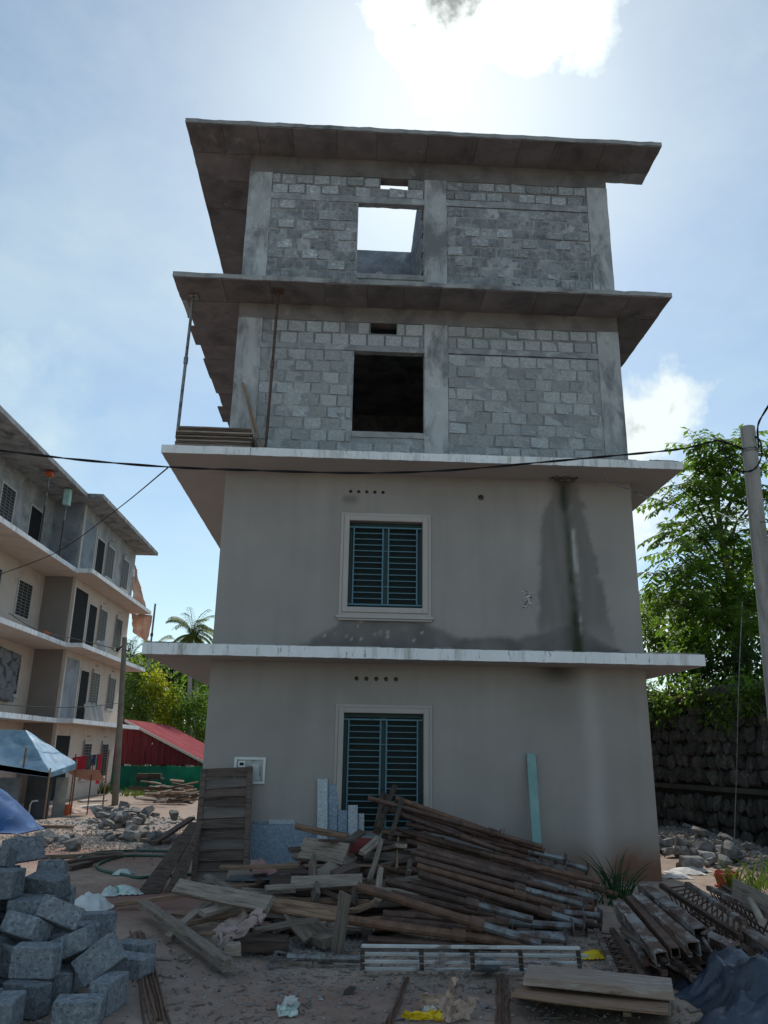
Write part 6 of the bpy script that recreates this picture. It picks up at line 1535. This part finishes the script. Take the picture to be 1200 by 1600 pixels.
crump(MB(), (gp(440, 1574, .05), gp(462, 1570, .05), gp(460, 1555, .08), gp(446, 1558, .08)), 6, .025, 22).build('bag_mouth', LIT, o)
FLOR = M('faded_floral_cloth', (.44, .33, .30), .85, .15, 3, .3, 20, rnd=0, c2=(.17, .10, .14), c2s=7, c2t=(.60, .66), c3=(.40, .16, .13), c3s=5, c3t=(.64, .7))
o = crump(MB(), (P3(cA(405, 815), .16), P3(cA(470, 860), .14), P3(cA(655, 745), .34), P3(cA(560, 722), .36)), 14, .06, 8)
o.build('floral_cloth', FLOR, label='faded pink floral cloth draped over the front planks', cat='cloth', loc=P3(cA(500, 780), .1), smooth=True)
plank(P3(cA(357, 818), .14), P3(cA(420, 812), .2), .03, .03, WOODR, 'short stick under the floral cloth', 0, 'stick', cat='stick')
PINK = fabric('dusty_pink_cloth', (.40, .24, .22)); crump(MB(), (P3(cA(575, 560), .42), P3(cA(690, 560), .42), P3(cA(640, 505), .5), P3(cA(580, 500), .5)), 8, .04, 9).build('pink_rag', PINK, label='dusty pink rag behind the flat reddish board', cat='rag', loc=P3(cA(620, 540), .4))
# hose
HOSE = M('green_garden_hose', (.035, .10, .075), .5, .15, 8, .1, rnd=0)
hp = [on_g(u, v, .02) for u, v in ((300, 1331), (260, 1330), (200, 1329), (150, 1332), (120, 1342))]; cable('garden_hose', hp, .02, 'dark green hose lying straight across the gravel', HOSE)
hp = [on_g(u, v, .02) for u, v in ((320, 1342), (260, 1338), (200, 1337), (165, 1345), (151, 1353), (160, 1360), (190, 1366), (215, 1371), (235, 1370), (300, 1366))]; cable('garden_hose', hp, .022, 'dark green hose curving in a loop on the gravel', HOSE)
# boards on the ground across the yard
for (u0, v0, u1, v1, w, mt, lab) in ((66, 1338, 192, 1333, .10, WOOD, 'pale plank lying across the yard behind the blocks'), (90, 1350, 180, 1338, .12, WOODD, 'dark plank lying just in front of the pale one'), (105, 1356, 140, 1349, .14, WOODD, 'short dark plank at the near end of the yard planks'), (60, 1292, 115, 1292, .12, WOODR, 'brown plank on the far side of the sand heap'), (112, 1262, 155, 1258, .3, FRAMEW, 'cream board lying near the long house'), (125, 1252, 165, 1250, .3, FRAMEW, 'farther cream board lying near the long house wall'), (240, 1318, 300, 1278, .14, WOODD, 'dark plank sloping up beside the leaning boards'), (225, 1312, 262, 1316, .2, WOODD, 'thick dark timber end beside the rubble')):
    a, b = on_g(u0, v0, .04), on_g(u1, v1, .04 if u0 != 240 else .3); plank(a, b, w, .06, mt, lab, 0, 'plank')
# rubble
RM = [rock_mesh('rubble_stone', RUBBLE, rp, 16) for _ in range(8)]
def stones_at(n, u, v, su, sv, smin, smax, label, group, hmax=.0):
    for i in range(n):
        p = on_g(rp.gauss(u, su), rp.gauss(v, sv)); s = rp.uniform(smin, smax) * (1 if rp.random() < .7 else 1.5)
        inst('rubble_stone', RM[i % 8], None, (p.x, p.y, gz(p.x, p.y) + s * .22 + hmax * rp.random()), (rp.uniform(-.4, .4), rp.uniform(-.4, .4), rp.uniform(0, 6)), (s, s * rp.uniform(.6, 1), s * rp.uniform(.5, .9)), label=label, cat='rubble', group=group)
stones_at(80, 193, 1287, 20, 6, .16, .42, 'grey rubble stone in the pile across the yard', 'stones in the rubble pile across the yard', .22)
stones_at(22, 205, 1309, 28, 6, .15, .38, 'loose grey stone scattered before the rubble pile', 'stones scattered before the rubble pile')
stones_at(14, 70, 1318, 22, 6, .14, .32, 'dark stone lying behind the concrete blocks', 'stones behind the concrete blocks')
stones_at(50, 1085, 1330, 40, 14, .14, .36, 'broken stone in the rubble slope below the retaining wall', 'stones below the retaining wall', .05)
stones_at(10, 560, 1556, 230, 16, .03, .07, 'small loose stone on the foreground ground', 'small stones in the foreground')
p = on_g(207, 1487); 
for (u, v, s, mt, lab) in ((197, 1485, .07, M('pink_brick_chip', (.5, .24, .19), .9, .2, 6, .4, rnd=0), 'small pink brick chip beside the rod bundle'), (548, 1553, .09, WOODD, 'dark clod on the foreground ground'), (980, 1588, .07, M('tan_stone', (.36, .29, .2), .9, .2, 6, .4, rnd=0), 'small tan stone in front of the stacked boards')):
    q = on_g(u, v); me = rock_mesh('stone_chip', mt, rp, 14); inst('stone_chip', me, None, (q.x, q.y, gz(q.x, q.y) + s * .22), (0, 0, 1), (s * 1.4, s, s * .8), label=lab, cat='rubble')
# timber debris heap and cable drums before the net fence
for i in range(46):
    p = on_g(rp.gauss(268, 20), rp.gauss(1252, 4)); h = .55 * rp.random(); a = rp.uniform(-.5, .5); L_ = rp.uniform(.5, 1.6); d = V((math.cos(a), math.sin(a) * 1.2, rp.uniform(-.2, .25))).normalized() * L_ / 2
    c_ = V((p.x, p.y, gz(p.x, p.y) + .06 + h)); lo = min((c_ - d).z, (c_ + d).z)
    plank(c_ - d, c_ + d, rp.uniform(.08, .22), .05, rp.choice([WOOD, WOODD, WOODR]), 'scrap timber in the debris heap before the green net', rp.uniform(-.5, .5), 'scrap_plank', 'scrap in the debris heap before the net')
DRUM = M('dark_machine_grey', (.05, .055, .055), .7, .3, 4, .2)
for i, u in enumerate((222, 241)):
    p = on_g(u, 1240); z = gz(p.x, p.y); o = thing('wooden_stand', ['dark wooden stand before the green net, left of two', 'dark wooden stand before the green net, right of two'][i], 'stand', (p.x, p.y, z))
    for sx in (-1, 1):
        for sy in (-1, 1): MB().cyl((p.x + sx * .28, p.y + sy * .2, z), (p.x + sx * .24, p.y + sy * .2, z + .62), .03, n=6).build('leg', DRUM, o)
    MB().box(p.x - .36, p.x + .36, p.y - .28, p.y + .28, z + .62, z + .70).build('top', DRUM, o); MB().box(p.x - .3, p.x + .25, p.y - .2, p.y + .2, z + .705, z + .9).build('stacked_boards', WOODD, o)

# splinters, twigs and scraps trodden into the foreground
rc = random.Random(77); mc = MB()
for i in range(420):
    x, y = rc.uniform(-.3, 6.2), rc.uniform(-6.5, -3.9); a = rc.uniform(0, 6.28); L_ = rc.uniform(.02, .16); z = gz(x, y) + .006; d = V((math.cos(a), math.sin(a), 0)) * L_ / 2
    mc.bar(V((x, y, z)) - d, V((x, y, z + rc.uniform(-.002, .01))) + d, rc.uniform(.004, .018), .006)
mc.build('wood_scraps', WOOD, label='splinters and twigs strewn over the foreground earth', cat='scraps', kind='stuff')
